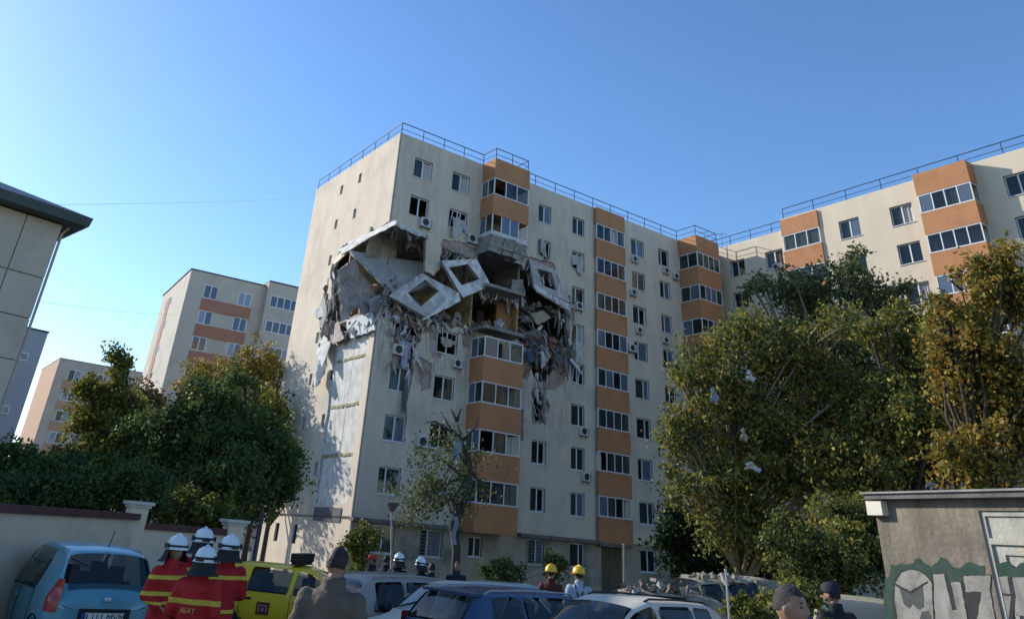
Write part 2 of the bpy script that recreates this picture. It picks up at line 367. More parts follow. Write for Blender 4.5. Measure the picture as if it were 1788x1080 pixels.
# the render coat over it, gone in more places
spall = [[(3.75,13.75),(5.15,13.9),(5.2,13.3),(5.05,12.6),(4.75,11.75),(4.1,11.7),(3.85,12.6)],[(1.2,13.6),(2.0,13.5),(3.3,13.7),(3.2,12.6),(2.2,12.4),(1.9,12.9),(1.1,13.0)],
 [(11.0,14.6),(12.2,14.0),(12.1,12.6),(11.7,11.6),(11.1,11.7)],[(13.2,13.7),(15.6,14.4),(15.6,13.0),(14.9,11.9),(14.3,11.4),(13.1,11.2)],[(15.0,18.4),(15.5,17.4),(15.55,14.9),(15.1,14.8)],
 [(3.2,11.6),(4.2,11.4),(4.3,9.9),(3.6,9.6),(3.3,10.6)],[(6.2,14.0),(6.95,14.0),(6.9,12.9),(6.4,12.8)],[(2.35,10.8),(2.98,10.8),(2.8,9.5),(2.6,8.5),(2.4,8.5)], [(12.2,11.2),(13.4,11.3),(13.4,9.2),(12.4,9.0)],
 [(11.05,9.9),(11.6,9.7),(11.6,7.8),(11.1,7.9)],[(4.05,19.0),(7.0,19.0),(7.0,19.55),(5.4,19.7),(4.1,19.4)],[(-.5,19.2),(.05,19.5),(1.4,19.45),(2.95,19.4),(3.0,19.1)],[(11.2,20.2),(13.9,20.3),(14.3,19.3),(11.2,19.2)],[(1.0,12.9),(1.3,12.4),(.8,12.3),(.6,12.7)]]
coat = wall(rect(0, 32, 2.62, HT), [rag(UP, .3, .1)]+[rag(s, .22, .07) for s in spall]+holes_s[1:], Fp, 0.0, .082, 2)
cd = cream.copy(); cd.name = 'cream_render_blast_dust'; n = cd.node_tree.nodes; K = cd.node_tree.links; b = n['Principled BSDF']; old = b.inputs['Base Color'].links[0].from_socket
tc = n.new('ShaderNodeTexCoord'); sx = n.new('ShaderNodeSeparateXYZ'); K.new(tc.outputs['Object'], sx.inputs[0])
def mr(sock, a, b_, c=0, d=1):
    q = n.new('ShaderNodeMapRange'); q.inputs[1].default_value = a; q.inputs[2].default_value = b_; q.inputs[3].default_value = c; q.inputs[4].default_value = d; K.new(sock, q.inputs[0]); return q.outputs[0]
def mul(p, q): x = n.new('ShaderNodeMath'); x.operation = 'MULTIPLY'; K.new(p, x.inputs[0]); K.new(q, x.inputs[1]); return x.outputs[0]
mp = n.new('ShaderNodeMapping'); mp.inputs['Scale'].default_value = (2.6, 2.6, .5); K.new(tc.outputs['Object'], mp.inputs[0]); tn = n.new('ShaderNodeTexNoise'); tn.inputs['Scale'].default_value = 1.0; tn.inputs['Detail'].default_value = 8; tn.inputs['Roughness'].default_value = .7; K.new(mp.outputs[0], tn.inputs[0])
fac = mul(mul(mr(sx.outputs[2], 7.5, 13.0), mr(sx.outputs[0], 15.2, 17.2, 1, 0)), mul(mr(tn.outputs[0], .46, .62), mr(sx.outputs[2], 14.4, 15.2, 1, .25)))
mx = n.new('ShaderNodeMix'); mx.data_type = 'RGBA'; K.new(fac, mx.inputs[0]); K.new(old, mx.inputs[6]); mx.inputs[7].default_value = (.235, .205, .18, 1); K.new(mx.outputs[2], b.inputs['Base Color'])
coat.build('render_coat', [cd, conc, dust], BL)
lower = wall(rect(0, 32, -1, 2.4), holes_s[1:], Fp, 0.03, .082, 1); lower.build('plinth_coat', [mat('shop_front_render', (.42,.35,.265), (.34,.285,.215), scale=1.2, streak=.6, bump=.1, c3=(.20,.19,.16), s3=.5), conc], BL)
MB().box(-.12, 7.0, -.45, .03, 2.42, 2.6).build('ledge', ledge_m, BL); MB().box(11.3, 18.0, -.5, .03, 2.42, 2.6).build('ledge', ledge_m, BL)
# gable wall: white panels, one per storey and bay, under the cream coat
gv = 13.2
GH = [(-1,19.3),(.0,19.33),(1.5,19.3),(3.6,19.35),(5.4,19.4),(6.4,19.3),(7.2,18.7),(7.7,18.0),(7.2,17.3),(6.8,16.2),(7.3,15.6),(7.3,14.4),(7.2,13.3),(5.6,13.0),(4.6,13.0),(3.2,13.25),(2.2,12.95),(1.3,13.25),(.4,13.2),(-1,13.2)]
peel = [(-1,19.5),(.0,19.5),(3.0,19.45),(6.4,19.5),(7.5,18.7),(7.9,17.9),(7.5,17.2),(7.0,16.2),(7.5,15.5),(7.6,13.3),(7.35,12.4),(7.5,11.2),(7.85,10.0),(7.1,9.9),(6.4,10.6),(5.4,10.9),(5.0,9.0),(4.85,6.8),(4.7,4.6),(4.65,3.15),(3.2,3.05),(.8,3.2),(.82,6.7),(.88,8.6),(.75,11.0),(.62,12.6),(.3,13.25),(-1,13.3)]
Gp = lambda a, b, d: (d, a, b)
smalls = []
for k in range(1, 9):
    for v in (5.36, 8.25):
        if k in (5, 6) and v < 6: continue
        smalls.append((v, k))
hs = [rect(v-.22, v+.22, zf(k)+1.55, zf(k)+2.3) for v, k in smalls]+[rect(v-.3, v+.3, 1.0, 2.0) for v in (9.6, 6.9)]
gw = wall(rect(.31, gv, -1, HT-.002), [rag(GH, .3, .09)]+hs, Gp, .105, .30, 1); gw.build('gable_wall', [whitewall, conc], BL)
gc = wall(rect(0, gv, -1, HT), [rag(peel, .3, .1)]+hs, Gp, 0.0, .10, 1); gc.build('gable_coat', [cream, dust], BL)
for k in range(1, 6):        # foam-filled floor joints showing on the bare panels
    z = zf(k)-.12
    if k in (2, 3, 4):
        j = MB(); n = 14
        for i in range(n):
            a0 = .75+3.95*i/n; a1 = .75+3.95*(i+1)/n; j.box(.045+random.uniform(0,.03), .104, a0, a1, z-.05-random.uniform(0,.07), z+.04+random.uniform(0,.06))
        j.build('panel_joint', foam, BL)
pj = MB(); pj.box(.098, .1045, 2.6, 2.63, 3.2, 13.0); pj.build('panel_joint', conc, BL)
sw_f = MB(); ring(sw_f, -.22, .22, 0, .75, .05, .12, .16); swm = sw_f.mesh('frame', white); swp = MB().box(-.17, .17, .14, .15, .05, .7).mesh('pane', wg)
for v, k in smalls:
    o = link('window', swm, BL, wmx((0,-1,0), (1,0,0), (0, v, zf(k)+1.55))); link('pane', swp, o)
for v in (9.6, 6.9): MB().box(.14, .16, v-.3, v+.3, 1.0, 2.0).build('window', wg, BL)
MB().box(-.05, .0, 1.2, 4.6, 2.3, 3.0).build('gable_sign_board', mat('faded_board', (.12,.125,.14), (.08,.085,.10), scale=4), BL)
MB().tube([(-.06, gv, 2.55), (-.07, 6, 2.5), (-.06, .1, 2.6)], .03, 5).build('gable_cable', acd, BL)
# rear and far walls, roof, floors
MB().box(.31, 32, gv-.3, gv, -1, HT-.003).build('rear_wall', cream, BL)
rf = MB(); rf.box(.305, 31.9, .305, gv-.31, HT-.75, HT-.45); rf.build('roof', tar, BL)
for k in range(1, 9):
    if k == 6:
        MB().add([(u, v, zf(6)-d) for d in (.2, 0) for u, v in ((.31,6.6),(2.2,5.6),(4.0,5.9),(6.4,4.6),(7.3,3.0),(7.5,.35),(11.0,.31),(11.3,3.0),(13.2,3.4),(14.7,2.2),(15.2,.31),(31.9,.31),(31.9,12.8),(.31,12.8))], [tuple(range(13,-1,-1)), tuple(range(14,28))]+[(i, (i+1)%14, 14+(i+1)%14, 14+i) for i in range(14)]).build('floor_slab', conc, BL)
    else: MB().box(.305, 31.9, .305, gv-.31, zf(k)-.2, zf(k)).build('floor_slab', conc, BL)
MB().box(7.05, 10.25, -1.35, .30, zf(6)-.2, zf(6)).build('floor_slab', conc, BL); MB().box(7.05, 10.25, -1.4, .30, zf(5)-.2, zf(5)).build('floor_slab', conc, BL)
MB().box(7.02, 10.2, -1.48, .30, zf(7)-.22, zf(7)-.03).build('floor_slab', conc, BL)
for k in range(0, 9):
    z0, z1 = zf(k)+.002, zf(k+1)-.202 if k < 8 else HT-.752
    if k == 0: z0 = -.6
    for u, m in ((7.05, inner), (10.95, inner), (14.6, inner), (17.9, inner), (21.2, inner), (24.4, inner), (27.7, inner)):
        if k in (5, 6) and u == 14.6: continue
        MB().box(u-.07, u+.07, .305 if k not in (5,6) or u < 15 else .9, 5.59, z0, z1).build('partition_wall', ochre if (k == 5 and u < 12) else m, BL)
    MB().box(.306, 31.9, 5.6, 5.75, z0, z1).build('partition_wall', ochre if k == 5 else (beigein if k == 6 else inner), BL)
    if k != 6 and k != 5: MB().box(3.6, 3.74, .305, 5.59, z0, z1).build('partition_wall', inner, BL)
MB().box(5.55, 5.68, 1.4, 5.59, zf(5), zf(6)-.202).build('partition_wall', ochre, BL)
# odd standing pieces in the hole
MB().box(9.6, 10.9, .9, 1.05, zf(5), zf(6)-.25).build('partition_wall', mat('cupboard_orange', (.36,.19,.07), (.27,.14,.06), scale=2), BL)
MB().box(8.95, 9.5, 2.2, 3.0, zf(5), zf(5)+2.0).build('wardrobe', mat('wardrobe_wood', (.11,.07,.045), (.07,.045,.03), scale=3, streak=.8), BL)
b1 = fv(668, 425, 2.6)
MB().box(-1.1, 1.1, -.1, .1, -1.05, .95, 0, Matrix.Rotation(R(-6), 4, 'Y') @ Matrix.Rotation(R(12), 4, 'X')).build('partition_wall', beigein, BL, Matrix.Translation(b1))
# windows
tilt = {('c1',8):'open',('c2',7):'tilted',('c3',7):'tilted',('c1',7):'blown',('c2',8):'open',('c4',7):'open',('c2',4):'blown',('c4',4):'tilted',('c1',3):'open',('c4',5):'open'}
for c, k, u, z, ww, hh in wins:
    st = tilt.get((c, k)) or random.choice(('plain', 'plain', 'left', 'right', 'open', 'plain'))
    window(BL, wmx((1,0,0), (0,1,0), (u, .01, z)), ww-.01, hh-.01, st)
# ground floor grilles
for u in (5.25, 12.95):
    gm = MB()
    for i in range(8): gm.box(u-.78, u+.78, -.02, 0, 1.02+i*.18, 1.04+i*.18)
    for i in range(5): gm.box(u-.78+i*.385, u-.76+i*.385, -.022, .002, 1.0, 2.34)
    gm.build('window_grille', steel, BL)
dr = MB(); dr.box(18.5, 19.35, .2, .25, -.5, 2.25); dr.box(19.4, 20.25, .2, .25, -.5, 2.25); dr.build('entrance_door', mat('door_brown', (.16,.11,.07), (.11,.08,.055), scale=3), BL)
# balconies
for k in range(1, 9):
    if k == 7:
        o = glazed_balcony(BL, wmx((1,0,0),(0,1,0),(7.0,0,zb(7)-.1)), 3.15, 1.5, gh=1.35, par=.25, nf=4, ns=2, pm=dust, style='broken', slab=False)
        continue
    if k in (5, 6): continue
    st = 'broken' if k in (4,) else ''
    glazed_balcony(BL, wmx((1,0,0),(0,1,0),(7.0,0,zb(k)-.12)), 3.15, 1.5, nf=3, ns=2, style=st)
MB().box(7.0, 10.15, -1.5, -.003, zb(9)-.12-1.49, zb(9)-.12-.0).build('balcony_fascia', orange, BL)
for k in range(1, 9): glazed_balcony(BL, wmx((1,0,0),(0,1,0),(17.95,0,zb(k))), 3.15, .3, nf=4)
MB().box(17.95, 21.1, -.3, -.003, zb(9)-1.49, HT-.02).build('balcony_fascia', orange, BL)
MB().box(18.0, 21.0, -.28, 0, 2.3, 2.52).build('entrance_canopy', ledge_m, BL)
for k in range(1, 9): glazed_balcony(BL, wmx((1,0,0),(0,1,0),(27.8,0,zb(k)-.1)), 2.9, 1.95, nf=4, ns=2)
MB().box(27.8, 30.7, -1.95, -.003, zb(9)-.1-1.49, HT-.03).build('balcony_fascia', orange, BL)
railing(BL, [(.12, gv, HT), (.12, .12, HT), (7.1, .12, HT), (7.1, -1.4, HT-.02), (10.05, -1.4, HT-.02), (10.05, .12, HT), (27.9, .12, HT), (27.9, -1.85, HT), (30.6, -1.85, HT), (30.6, .12, HT), (31.8, .12, HT)])
# broken grey boards left of the seventh-floor balcony front
for i, (x, rx, ry) in enumerate(((.0, 8, 2), (1.08, 14, -5), (2.1, 9, 7))):
    p = MB(); p.box(0, 1.03, -.03, .03, -1.15, 0); p.build('balcony_panel', mat('grey_board', (.30,.285,.265), (.22,.21,.195), scale=2, c3=(.14,.13,.12), s3=1), BL, wmx((1,0,0),(0,1,0),(7.0+x, -1.53, zb(7)-.33)) @ Matrix.Rotation(R(rx), 4, 'X') @ Matrix.Rotation(R(ry), 4, 'Y'))
MB().box(-.03, .03, -1.45, 0, -1.2, 0).build('balcony_panel', MATS['grey_board'], BL, Matrix.Translation((7.0, 0, zb(7)-.33)) @ Matrix.Rotation(R(6), 4, 'Y'))

# ------------------------------------------------------------------ collapsed pieces
def slab4(name, P, th, m, par=BL, **kw):
    a = [Vector(p) for p in P]; n = (a[1]-a[0]).cross(a[-1]-a[0]).normalized(); e = (a[1]-a[0]).normalized(); f = n.cross(e)
    Q = []; c = sum(a, Vector())/4
    for p, q in zip(a, a[1:]+a[:1]):
        L = (q-p).length; k = max(1, min(9, int(L/.22)))
        for i in range(k): Q.append(p.lerp(q, i/k)+(e*random.uniform(-1, 1)+f*random.uniform(-1, 1))*min(.07, L*.12)*(1 if i else .5))
    return MB().prism(Q, n*th).build(name, m, par, **kw)
slab4('tilted_slab', [fv(610,441,3.6), fv(744,463,2.0), fv(748,500,.7), fv(690,522,.5)], -.2, mat('slab_grey', (.40,.385,.36), (.29,.28,.26), scale=1.2, bump=.2, c3=(.33,.32,.30), s3=.8))
def panel(P, HO, th, mats, label, v):
    """a wall panel with its window opening torn from the front: corners given where they hang"""
    a, b, c, d = [Vector(p) for p in P]; n = (b-a).cross(d-a).normalized()
    if n.y > 0: n = -n
    ex = (b-a).normalized(); ey = n.cross(ex)
    ctr = (a+b+c+d)/4; mx = Matrix((ex, ey, n)).transposed().to_4x4(); mx.translation = ctr; iv = mx.inverted()
    o2 = [(iv @ Vector(p)).xy for p in P]; h2 = [(iv @ Vector(p)).xy for p in HO]
    mb = wall(rag([tuple(p) for p in o2], .5, .03), [[tuple(p) for p in h2]], lambda x, y, z: (x, y, z), th/2, -th/2, 1)
    ob = mb.build('wall_panel', mats, None); ob.matrix_world = BMX @ mx
    return tag(ob, label, 'wall panel', 'wall panels hanging from the blast hole')
Z = lambda u, v, z: Vector((u, v, z))
palew = mat('pale_panel', (.70,.69,.67), (.57,.56,.54), scale=2.4, bump=.35, c3=(.40,.375,.35), s3=1.2)
panel([Z(.39,-.35,14.61), Z(2.84,.1,16.74), Z(5.15,-.6,15.9), Z(2.69,-1.1,13.7)], [Z(1.66,-.4,15.1), Z(3.0,-.15,16.33), Z(3.85,-.45,15.67), Z(2.43,-.75,14.27)], .22, [mat('hanging_panel', (.46,.41,.37), (.34,.30,.275), scale=2.6, bump=.4, c3=(.58,.55,.51), s3=1), conc], 'large grey brown window panel tipped over lowest and leftmost in the hole', 0)
slab4('panel_lintel', [Z(2.5,-1.12,13.5), Z(2.75,-1.05,14.0), Z(5.2,-.75,16.0), Z(5.3,-.9,15.35)], .25, palew)
panel([Z(3.85,-.35,17.75), Z(6.7,-.3,18.6), Z(7.75,-.7,16.95), Z(5.47,-.8,15.6)], [Z(4.45,-.4,17.4), Z(5.95,-.36,18.05), Z(6.85,-.58,17.2), Z(5.4,-.62,16.4)], .26, [palew, conc], 'white window panel swung askew beneath the second column of windows', 0)
panel([Z(11.35,-.15,19.9), Z(13.9,-.1,19.75), Z(15.0,-.5,17.45), Z(11.6,-.6,17.75)], [Z(12.1,-.25,19.35), Z(13.5,-.22,19.4), Z(13.75,-.42,18.05), Z(12.35,-.42,18.1)], .22, [mat('hanging_panel_grey', (.44,.42,.38), (.32,.305,.28), scale=2.4, bump=.4, c3=(.58,.49,.47), s3=1.2), conc], 'grey window panel sagging right of the balconies with a white lower edge', 0)
slab4('spandrel', [Z(11.55,-.7,18.0), Z(13.2,-.6,17.8), Z(13.25,-.8,17.2), Z(11.75,-.9,17.5)], .14, palew)
slab4('spandrel', [Z(13.3,-.6,17.75), Z(14.9,-.5,17.6), Z(15.0,-.6,16.9), Z(13.5,-.8,17.1)], .14, palew)
slab4('loose_board', [fv(925,545,.4), fv(950,543,.1), fv(962,556,.1), fv(938,566,.2)], .06, beigein)
slab4('tilted_slab', [fv(890,585,.2), fv(935,575,-.1), fv(1000,608,-.2), fv(1005,618,.3)], .16, soot)
slab4('loose_board', [fv(893,488,.2), fv(914,487,.0), fv(917,517,-.1), fv(893,515,.1)], .05, MATS['grey_board'])
slab4('broken_wall', [fv(592,470,1.9), fv(622,452,3.2), fv(640,520,2.2), fv(600,560,1.0)], .2, mat('mottled_inner_wall', (.38,.31,.26), (.19,.16,.14), scale=2.6, bump=.5, c3=(.40,.33,.30), s3=1.1))
slab4('broken_wall', [fv(622,470,3.0), fv(652,500,2.6), fv(668,560,1.2), fv(628,545,1.4)], .15, MATS['mottled_inner_wall'])
slab4('broken_wall', [fv(640,520,1.2), fv(672,515,.9), fv(690,550,.4), fv(652,562,.5)], .15, mat('dusty_pink_wall', (.30,.25,.245), (.22,.19,.185), scale=2.5, bump=.3, c3=(.36,.32,.31), s3=1.2))
slab4('balcony_lip', [fv(770,425,-.05), fv(836,442,-.1), fv(834,455,-.1), fv(772,432,-.05)], .14, debr)
slab4('broken_edge', [fv(688,386,-.12), fv(744,408,-.12), fv(744,416,-.1), fv(690,394,-.1)], .12, dust)
# peeled cladding flaps along the gable hole
def flap(pix, out, m=dust, th=.07):
    slab4('cladding_flap', [fu(x, y, -o) for (x, y), o in zip(pix, out)], th, m)
flap([(692,383),(690,392),(612,432),(606,424)], (.05,.2,.5,.25)); flap([(648,404),(650,412),(596,445),(592,436)], (.1,.3,.7,.5)); flap([(612,424),(616,432),(583,462),(579,455)], (.1,.35,.6,.4), cream)
flap([(566,512),(571,540),(562,575),(552,548)], (.1,.5,.6,.5), MATS['grey_board']); flap([(549,540),(563,533),(565,552),(551,555)], (.6,.4,.5,.7)); flap([(566,585),(577,600),(562,640),(552,612)], (.1,.4,.7,.4)); flap([(556,612),(572,604),(567,650),(550,672)], (.4,.2,.3,.8), dust)
flap([(548,662),(561,640),(558,668),(549,676)], (.5,.3,.6,.7), cream); flap([(575,575),(590,560),(600,590),(578,604)], (.1,.3,.5,.2), MATS['pale_debris']); flap([(600,560),(650,545),(655,575),(612,590)], (.05,.1,.25,.2), mat('wall_scrap_blue', (.42,.47,.53), (.5,.5,.48), scale=3, bump=.3))
# rubble left lying on the floors and the broken edges: nobody could count it
rb = MB()
def spill(n, fn, s0, s1, mis):
    for _ in range(n):
        p = fn(); s = random.uniform(s0, s1); rb.chunk(p, (s*random.uniform(.6,1.8), s*random.uniform(.5,1.2), s*random.uniform(.35,.9)), random.choice(mis))
def heap(u0, u1, v0, v1, z, h):
    def f():
        u = random.uniform(u0, u1); v = random.uniform(v0, v1); t = 1-abs(2*(u-u0)/(u1-u0)-1)*.5
        return (u, v, z+random.random()*h*t)
    return f
spill(170, heap(.4, 3.6, .3, 5.0, zf(5)-.3, 1.5), .2, .75, (0,0,1,2)); spill(90, heap(3.5, 6.9, .2, 3.5, zf(5), .45), .15, .5, (0,1,1,2))
spill(130, heap(.5, 3.4, .8, 3.0, 14.2, 2.6), .12, .5, (0,0,1,2)); spill(90, heap(.2, 4, -.1, .6, 13.3, .7), .12, .4, (1,1,2,4)); spill(60, heap(7.2, 10.8, -1.2, 3, zf(5), .25), .1, .4, (0,1,4)); spill(150, heap(11.2, 15.2, -.1, 3, 13.9, .9), .15, .55, (0,0,1,2,3)); spill(70, heap(11.0, 13.6, -.25, .3, 13.3, 1.0), .1, .4, (1,2,4,3))
spill(40, heap(1.3, 2.9, -.1, .4, 12.1, .7), .1, .35, (1,2,4)); spill(40, heap(11.2, 14.8, .2, 2.0, zf(6), .3), .1, .4, (0,1,4)); spill(60, heap(12.0, 15.2, -.2, .3, 12.5, 1.6), .08, .3, (1,0,2)); spill(40, heap(5.2, 7.0, -.1, .5, 13.9, .3), .1, .3, (1,4,2))
def side(): return (random.uniform(-.1, .8), random.uniform(.3, 7.2), 13.0+random.random()*.7)
spill(120, side, .12, .45, (1,4,0,2))
def scree(): t = random.random(); return (random.uniform(.2, 1.2), 7.2-4.0*t*random.random(), 13.2+3.4*(1-t)*random.random())
spill(130, scree, .2, .7, (0,0,0,1))
rb.build('rubble', [soot, debr, brickred, mat('debris_blue', (.10,.14,.24), (.07,.09,.14), scale=3), dust], BL, kind='stuff')
# shredded strips and boards hanging round the hole: too many and too mixed to count
st_ = MB()
def strips(n, fn, l0, l1, mis, tilt=.5):
    for _ in range(n):
        p = Vector(fn()); l = random.uniform(l0, l1); w_ = random.choice((.025, .04, .06, .1, .16))*random.uniform(.8, 1.3); d = Vector((random.gauss(0, tilt), random.gauss(-.15, .25), -1)).normalized()
        e = d.cross(Vector((random.uniform(-.4,.4), 1, 0))).normalized(); m1 = p+d*l*.5+e*random.uniform(-.12,.12); q = p+d*l
        P_ = [p-e*w_, p+e*w_*random.uniform(.2,1), m1+e*w_*random.uniform(.5,1.2), q+e*w_*random.uniform(.1,.5), q-e*w_*random.uniform(.0,.5), m1-e*w_*random.uniform(.4,1.1)]
        st_.prism(P_, (random.uniform(-.03,.03), -random.uniform(.03,.09), 0), random.choice(mis))
U2 = random.uniform
strips(42, lambda: (U2(.0, 3.6), U2(-.15, .3), 14.0+U2(-.5, .5)), .3, 1.3, (1,1,4,2,0)); strips(26, lambda: (U2(3.4, 7.0), U2(-.12, .2), 14.0+U2(-.3, .2)), .2, .9, (1,4,2,0))
strips(44, lambda: (U2(11.0, 15.6), U2(-.3, .2), U2(12.6, 15.0)), .3, 1.5, (0,1,0,2,3,1,0)); strips(45, lambda: (U2(14.4, 16.0), U2(-.15, .15), U2(13.0, 18.5)), .3, 1.4, (1,4,4,0), .25)
strips(30, lambda: (U2(4.1, 7.0), U2(-.15, .6), 18.9+U2(-.2,.2)), .3, 1.1, (1,0,4), .4); strips(26, lambda: (U2(11.1, 14.6), U2(-.15, .5), 19.4+U2(-.5,.3)), .3, 1.2, (1,0,4), .4); strips(26, lambda: (U2(.3, 2.9), U2(.0, 2.5), 19.3), .3, 1.0, (0,1), .3)
strips(40, lambda: (U2(7.1, 10.9), U2(-.6, 1.5), U2(16.6, 17.1)), .2, .9, (0,1,4)); strips(60, lambda: (U2(-.25, .3), U2(5.0, 7.9), U2(12.2, 17.5)), .3, 1.4, (4,1,0,4), .3); strips(50, lambda: (U2(-.2, .3), U2(.2, 5.0), 13.1+U2(-.3,.4)), .2, .8, (4,1,0,3), .5)
strips(30, lambda: (U2(1.2, 3.0), U2(-.15, .1), U2(11.0, 13.4)), .3, 1.3, (1,4,0), .3); strips(24, lambda: (U2(12.2, 13.6), U2(-.15, .1), U2(9.6, 12.4)), .3, 1.2, (1,0,4), .3)
strips(40, lambda: (U2(7.2, 10.5), U2(-.3, 3), zf(5)+U2(.5, 1.0)), .3, .9, (0,1,2,4), 1.2); strips(40, lambda: (U2(11.2, 15), U2(-.2, 2.5), U2(14.6, 16.8)), .4, 1.8, (0,1,0,4), 1.0)
st_.build('torn_strips', [soot, debr, brickred, MATS['debris_blue'], dust], BL, kind='stuff')
# torn reinforcement, cables and cloth
wr = MB()
for _ in range(70):
    u = random.choice((random.uniform(.2, 7), random.uniform(7, 15.5))); p = Vector((u, random.uniform(-.5, .8), random.choice((19.3, 16.9, 13.9, 18.6)))); q = p+Vector((random.uniform(-.5,.5), random.uniform(-.6,.1), random.uniform(-1.5,-.3)))
    wr.tube([p, p.lerp(q, .5)+Vector((random.uniform(-.2,.2), -.1, 0)), q], .014, 4)
a = fv(686, 405, .4); wr.tube([a, a+Vector((.05,0,-1.2)), a+Vector((-.1,.1,-2.2))], .045, 5)
wr.build('torn_bars', [rust], BL, kind='stuff')
def cloth(name, p0, p1, hang, m, seed, n=10):
    r_ = random.Random(seed); p0, p1 = Vector(p0), Vector(p1)
    def f(a, b):
        p = p0.lerp(p1, a+.15*(b)*math.sin(seed)); return p+Vector((.08*math.sin(a*9+b*3+seed), -.10-.12*math.sin(a*14+seed)-.1*b, -hang*b*(.75+.25*math.sin(a*5+seed))))
    return MB().grid(f, n, 8).build(name, m, BL, smooth=True)
cloth('torn_curtain', fv(786,378,-.02), fv(812,386,-.02), 1.5, curt, 1); cloth('torn_curtain', fv(943,418,-.02), fv(952,424,-.02), 1.5, curt, 3); cloth('torn_curtain', fv(1000,445,-.03), fv(1018,450,-.03), 1.5, curt, 4)
cloth('torn_curtain', fv(700,595,-.1), fv(716,598,-.1), 1.6, mat('lilac_cloth', (.40,.39,.50), (.32,.31,.40), scale=6), 5); cloth('torn_blind', fv(768,588,-.02), fv(796,596,-.02), .55, mat('beige_blind', (.42,.37,.28), (.34,.30,.23), scale=4), 6)
cloth('hanging_cloth', fv(940,612,-.2), fv(952,615,-.2), 1.2, dust, 7); cloth('hanging_cloth', fv(1000,590,-.1), fv(1012,600,-.1), 1.9, dust, 8); cloth('hanging_cloth', fv(706,660,-.1), fv(712,662,-.1), 2.6, mat('grey_cloth', (.18,.17,.19), (.12,.115,.13), scale=4), 9)
cloth('hanging_cloth', fv(795,545,1.0), fv(805,548,1.0), 1.3, beigein, 10); cloth('hanging_cloth', fv(865,560,.6), fv(878,562,.6), .9, dust, 11); cloth('hanging_cloth', fv(918,610,-.2), fv(934,613,-.2), .8, MATS['debris_blue'], 12)
# ------------------------------------------------------------------ air conditioners hung on the front
acb = MB(); acb.box(-.42, .42, -.3, 0, -.3, .3)
acb_m = acb.mesh('casing', acw); fan = MB(); fan.lathe([(.0,0),(.22,0),(.235,.015),(.235,.03)], 18, 0)
fan_m = fan.mesh('fan_grille', acd); brm = MB()
for x in (-.3, .3): brm.box(x-.02, x+.02, -.34, .02, -.345, -.303); brm.box(x-.02, x+.02, -.02, .02, -.55, -.345)
brm.box(-.28, .28, -.0, .02, -.345, -.31); br_m = brm.mesh('bracket', steel); vent = MB()
for i in range(4): vent.box(.22, .40, -.305, -.301, -.2+i*.12, -.15+i*.12)
vent_m = vent.mesh('vent', acd)
def ac(px, py, label, v=0.0, wing_=False, tilt_=0, s=1.0):
    if wing_: p = BIN @ onplane(px, py, A0+U_*32, U_); mx = wmx((0,-1,0), (1,0,0), p)
    else: p = fv(px, py, v-.1); p.y = v-.03; mx = wmx((1,0,0), (0,1,0), p)
    t = thing('air_conditioner', label, 'air conditioner', (0,0,0), 0, 'air conditioners on the facade')
    t.matrix_basis = BMX @ mx @ Matrix.Rotation(R(tilt_), 4, 'Y') @ Matrix.Scale(s, 4)
    link('casing', acb_m, t); link('fan_grille', fan_m, t, Matrix.Translation((-.12, -.301, 0)) @ Matrix.Rotation(R(90), 4, 'X')); link('bracket', br_m, t); link('vent', vent_m, t)
ac(743, 390, 'white air conditioner just above the corner of the blast hole'); ac(824, 418, 'white air conditioner beside the grey boarded balcony'); ac(696, 611, 'white air conditioner in the broken wall right of the gable corner')
ac(799, 635, 'dark faced air conditioner left of the upper whole orange balcony', s=.85); ac(738, 771, 'air conditioner beside the bare top of the street tree')
ac(1011, 535, 'highest of three air conditioners in the window column left of the flat orange balconies', s=.9); ac(1019, 753, 'middle one of three air conditioners in the window column left of the flat orange balconies', s=.9); ac(1023, 832, 'lowest of three air conditioners in the window column left of the flat orange balconies', s=.9)
ac(1108, 453, 'topmost air conditioner right of the flat orange balconies', s=.8); ac(1106, 511, 'second air conditioner from the top, right of the flat orange balconies', s=.8); ac(1116, 577, 'third air conditioner from the top, right of the flat orange balconies', s=.8); ac(1103, 608, 'lowest air conditioner right of the flat orange balconies, between them and a window', s=.9)
ac(1163, 473, 'left one of a pair of air conditioners beside the corner balcony', s=.8); ac(1180, 483, 'right one of a pair of air conditioners beside the corner balcony', s=.8); ac(1162, 594, 'air conditioner left of the corner balcony, below the pair', s=.8); ac(1174, 719, 'lowest air conditioner beside the corner bay, behind leaves', s=.9)
ac(1359, 466, 'air conditioner on the recessed wing wall under the top window', wing_=True, s=.8)
# ------------------------------------------------------------------ the wing that comes forward on the right
WG = thing('apartment_wing', 'sunlit cream wing with orange balconies behind the big trees', 'apartment building', A0, ANG)
HW = 26.12
def wing_wall(u, v0, v1, holes, name):
    wall([(v0,-1),(v1,-1),(v1,HW),(v0,HW)], holes, lambda a, b, d: (u+d, -a, b), 0, .3, 1).build(name, [cream2, conc], WG)
rW = lambda v, w_, k: rect(v-w_/2, v+w_/2, zw(k)+.05, zw(k)+1.45)
c1 = [(2.72, 1.4), (6.2, 1.6)]; c2 = [(13.7, 1.5), (17.4, 1.5), (24.5, 1.5), (27.9, 1.5)]
wing_wall(32.0, -.3, 8.3, [rW(v, w_, k) for v, w_ in c1 for k in range(3, 9)], 'recessed_wall')
wing_wall(30.0, 8.35, 40, [rW(v, w_, k) for v, w_ in c2 for k in range(3, 9)], 'front_wall')
MB().box(30.301, 32.3, -8.65, -8.35, -1, HW-.002).build('side_wall', cream2, WG); MB().box(30.31, 44, -40, -39.7, -1, HW-.003).build('side_wall', cream2, WG)
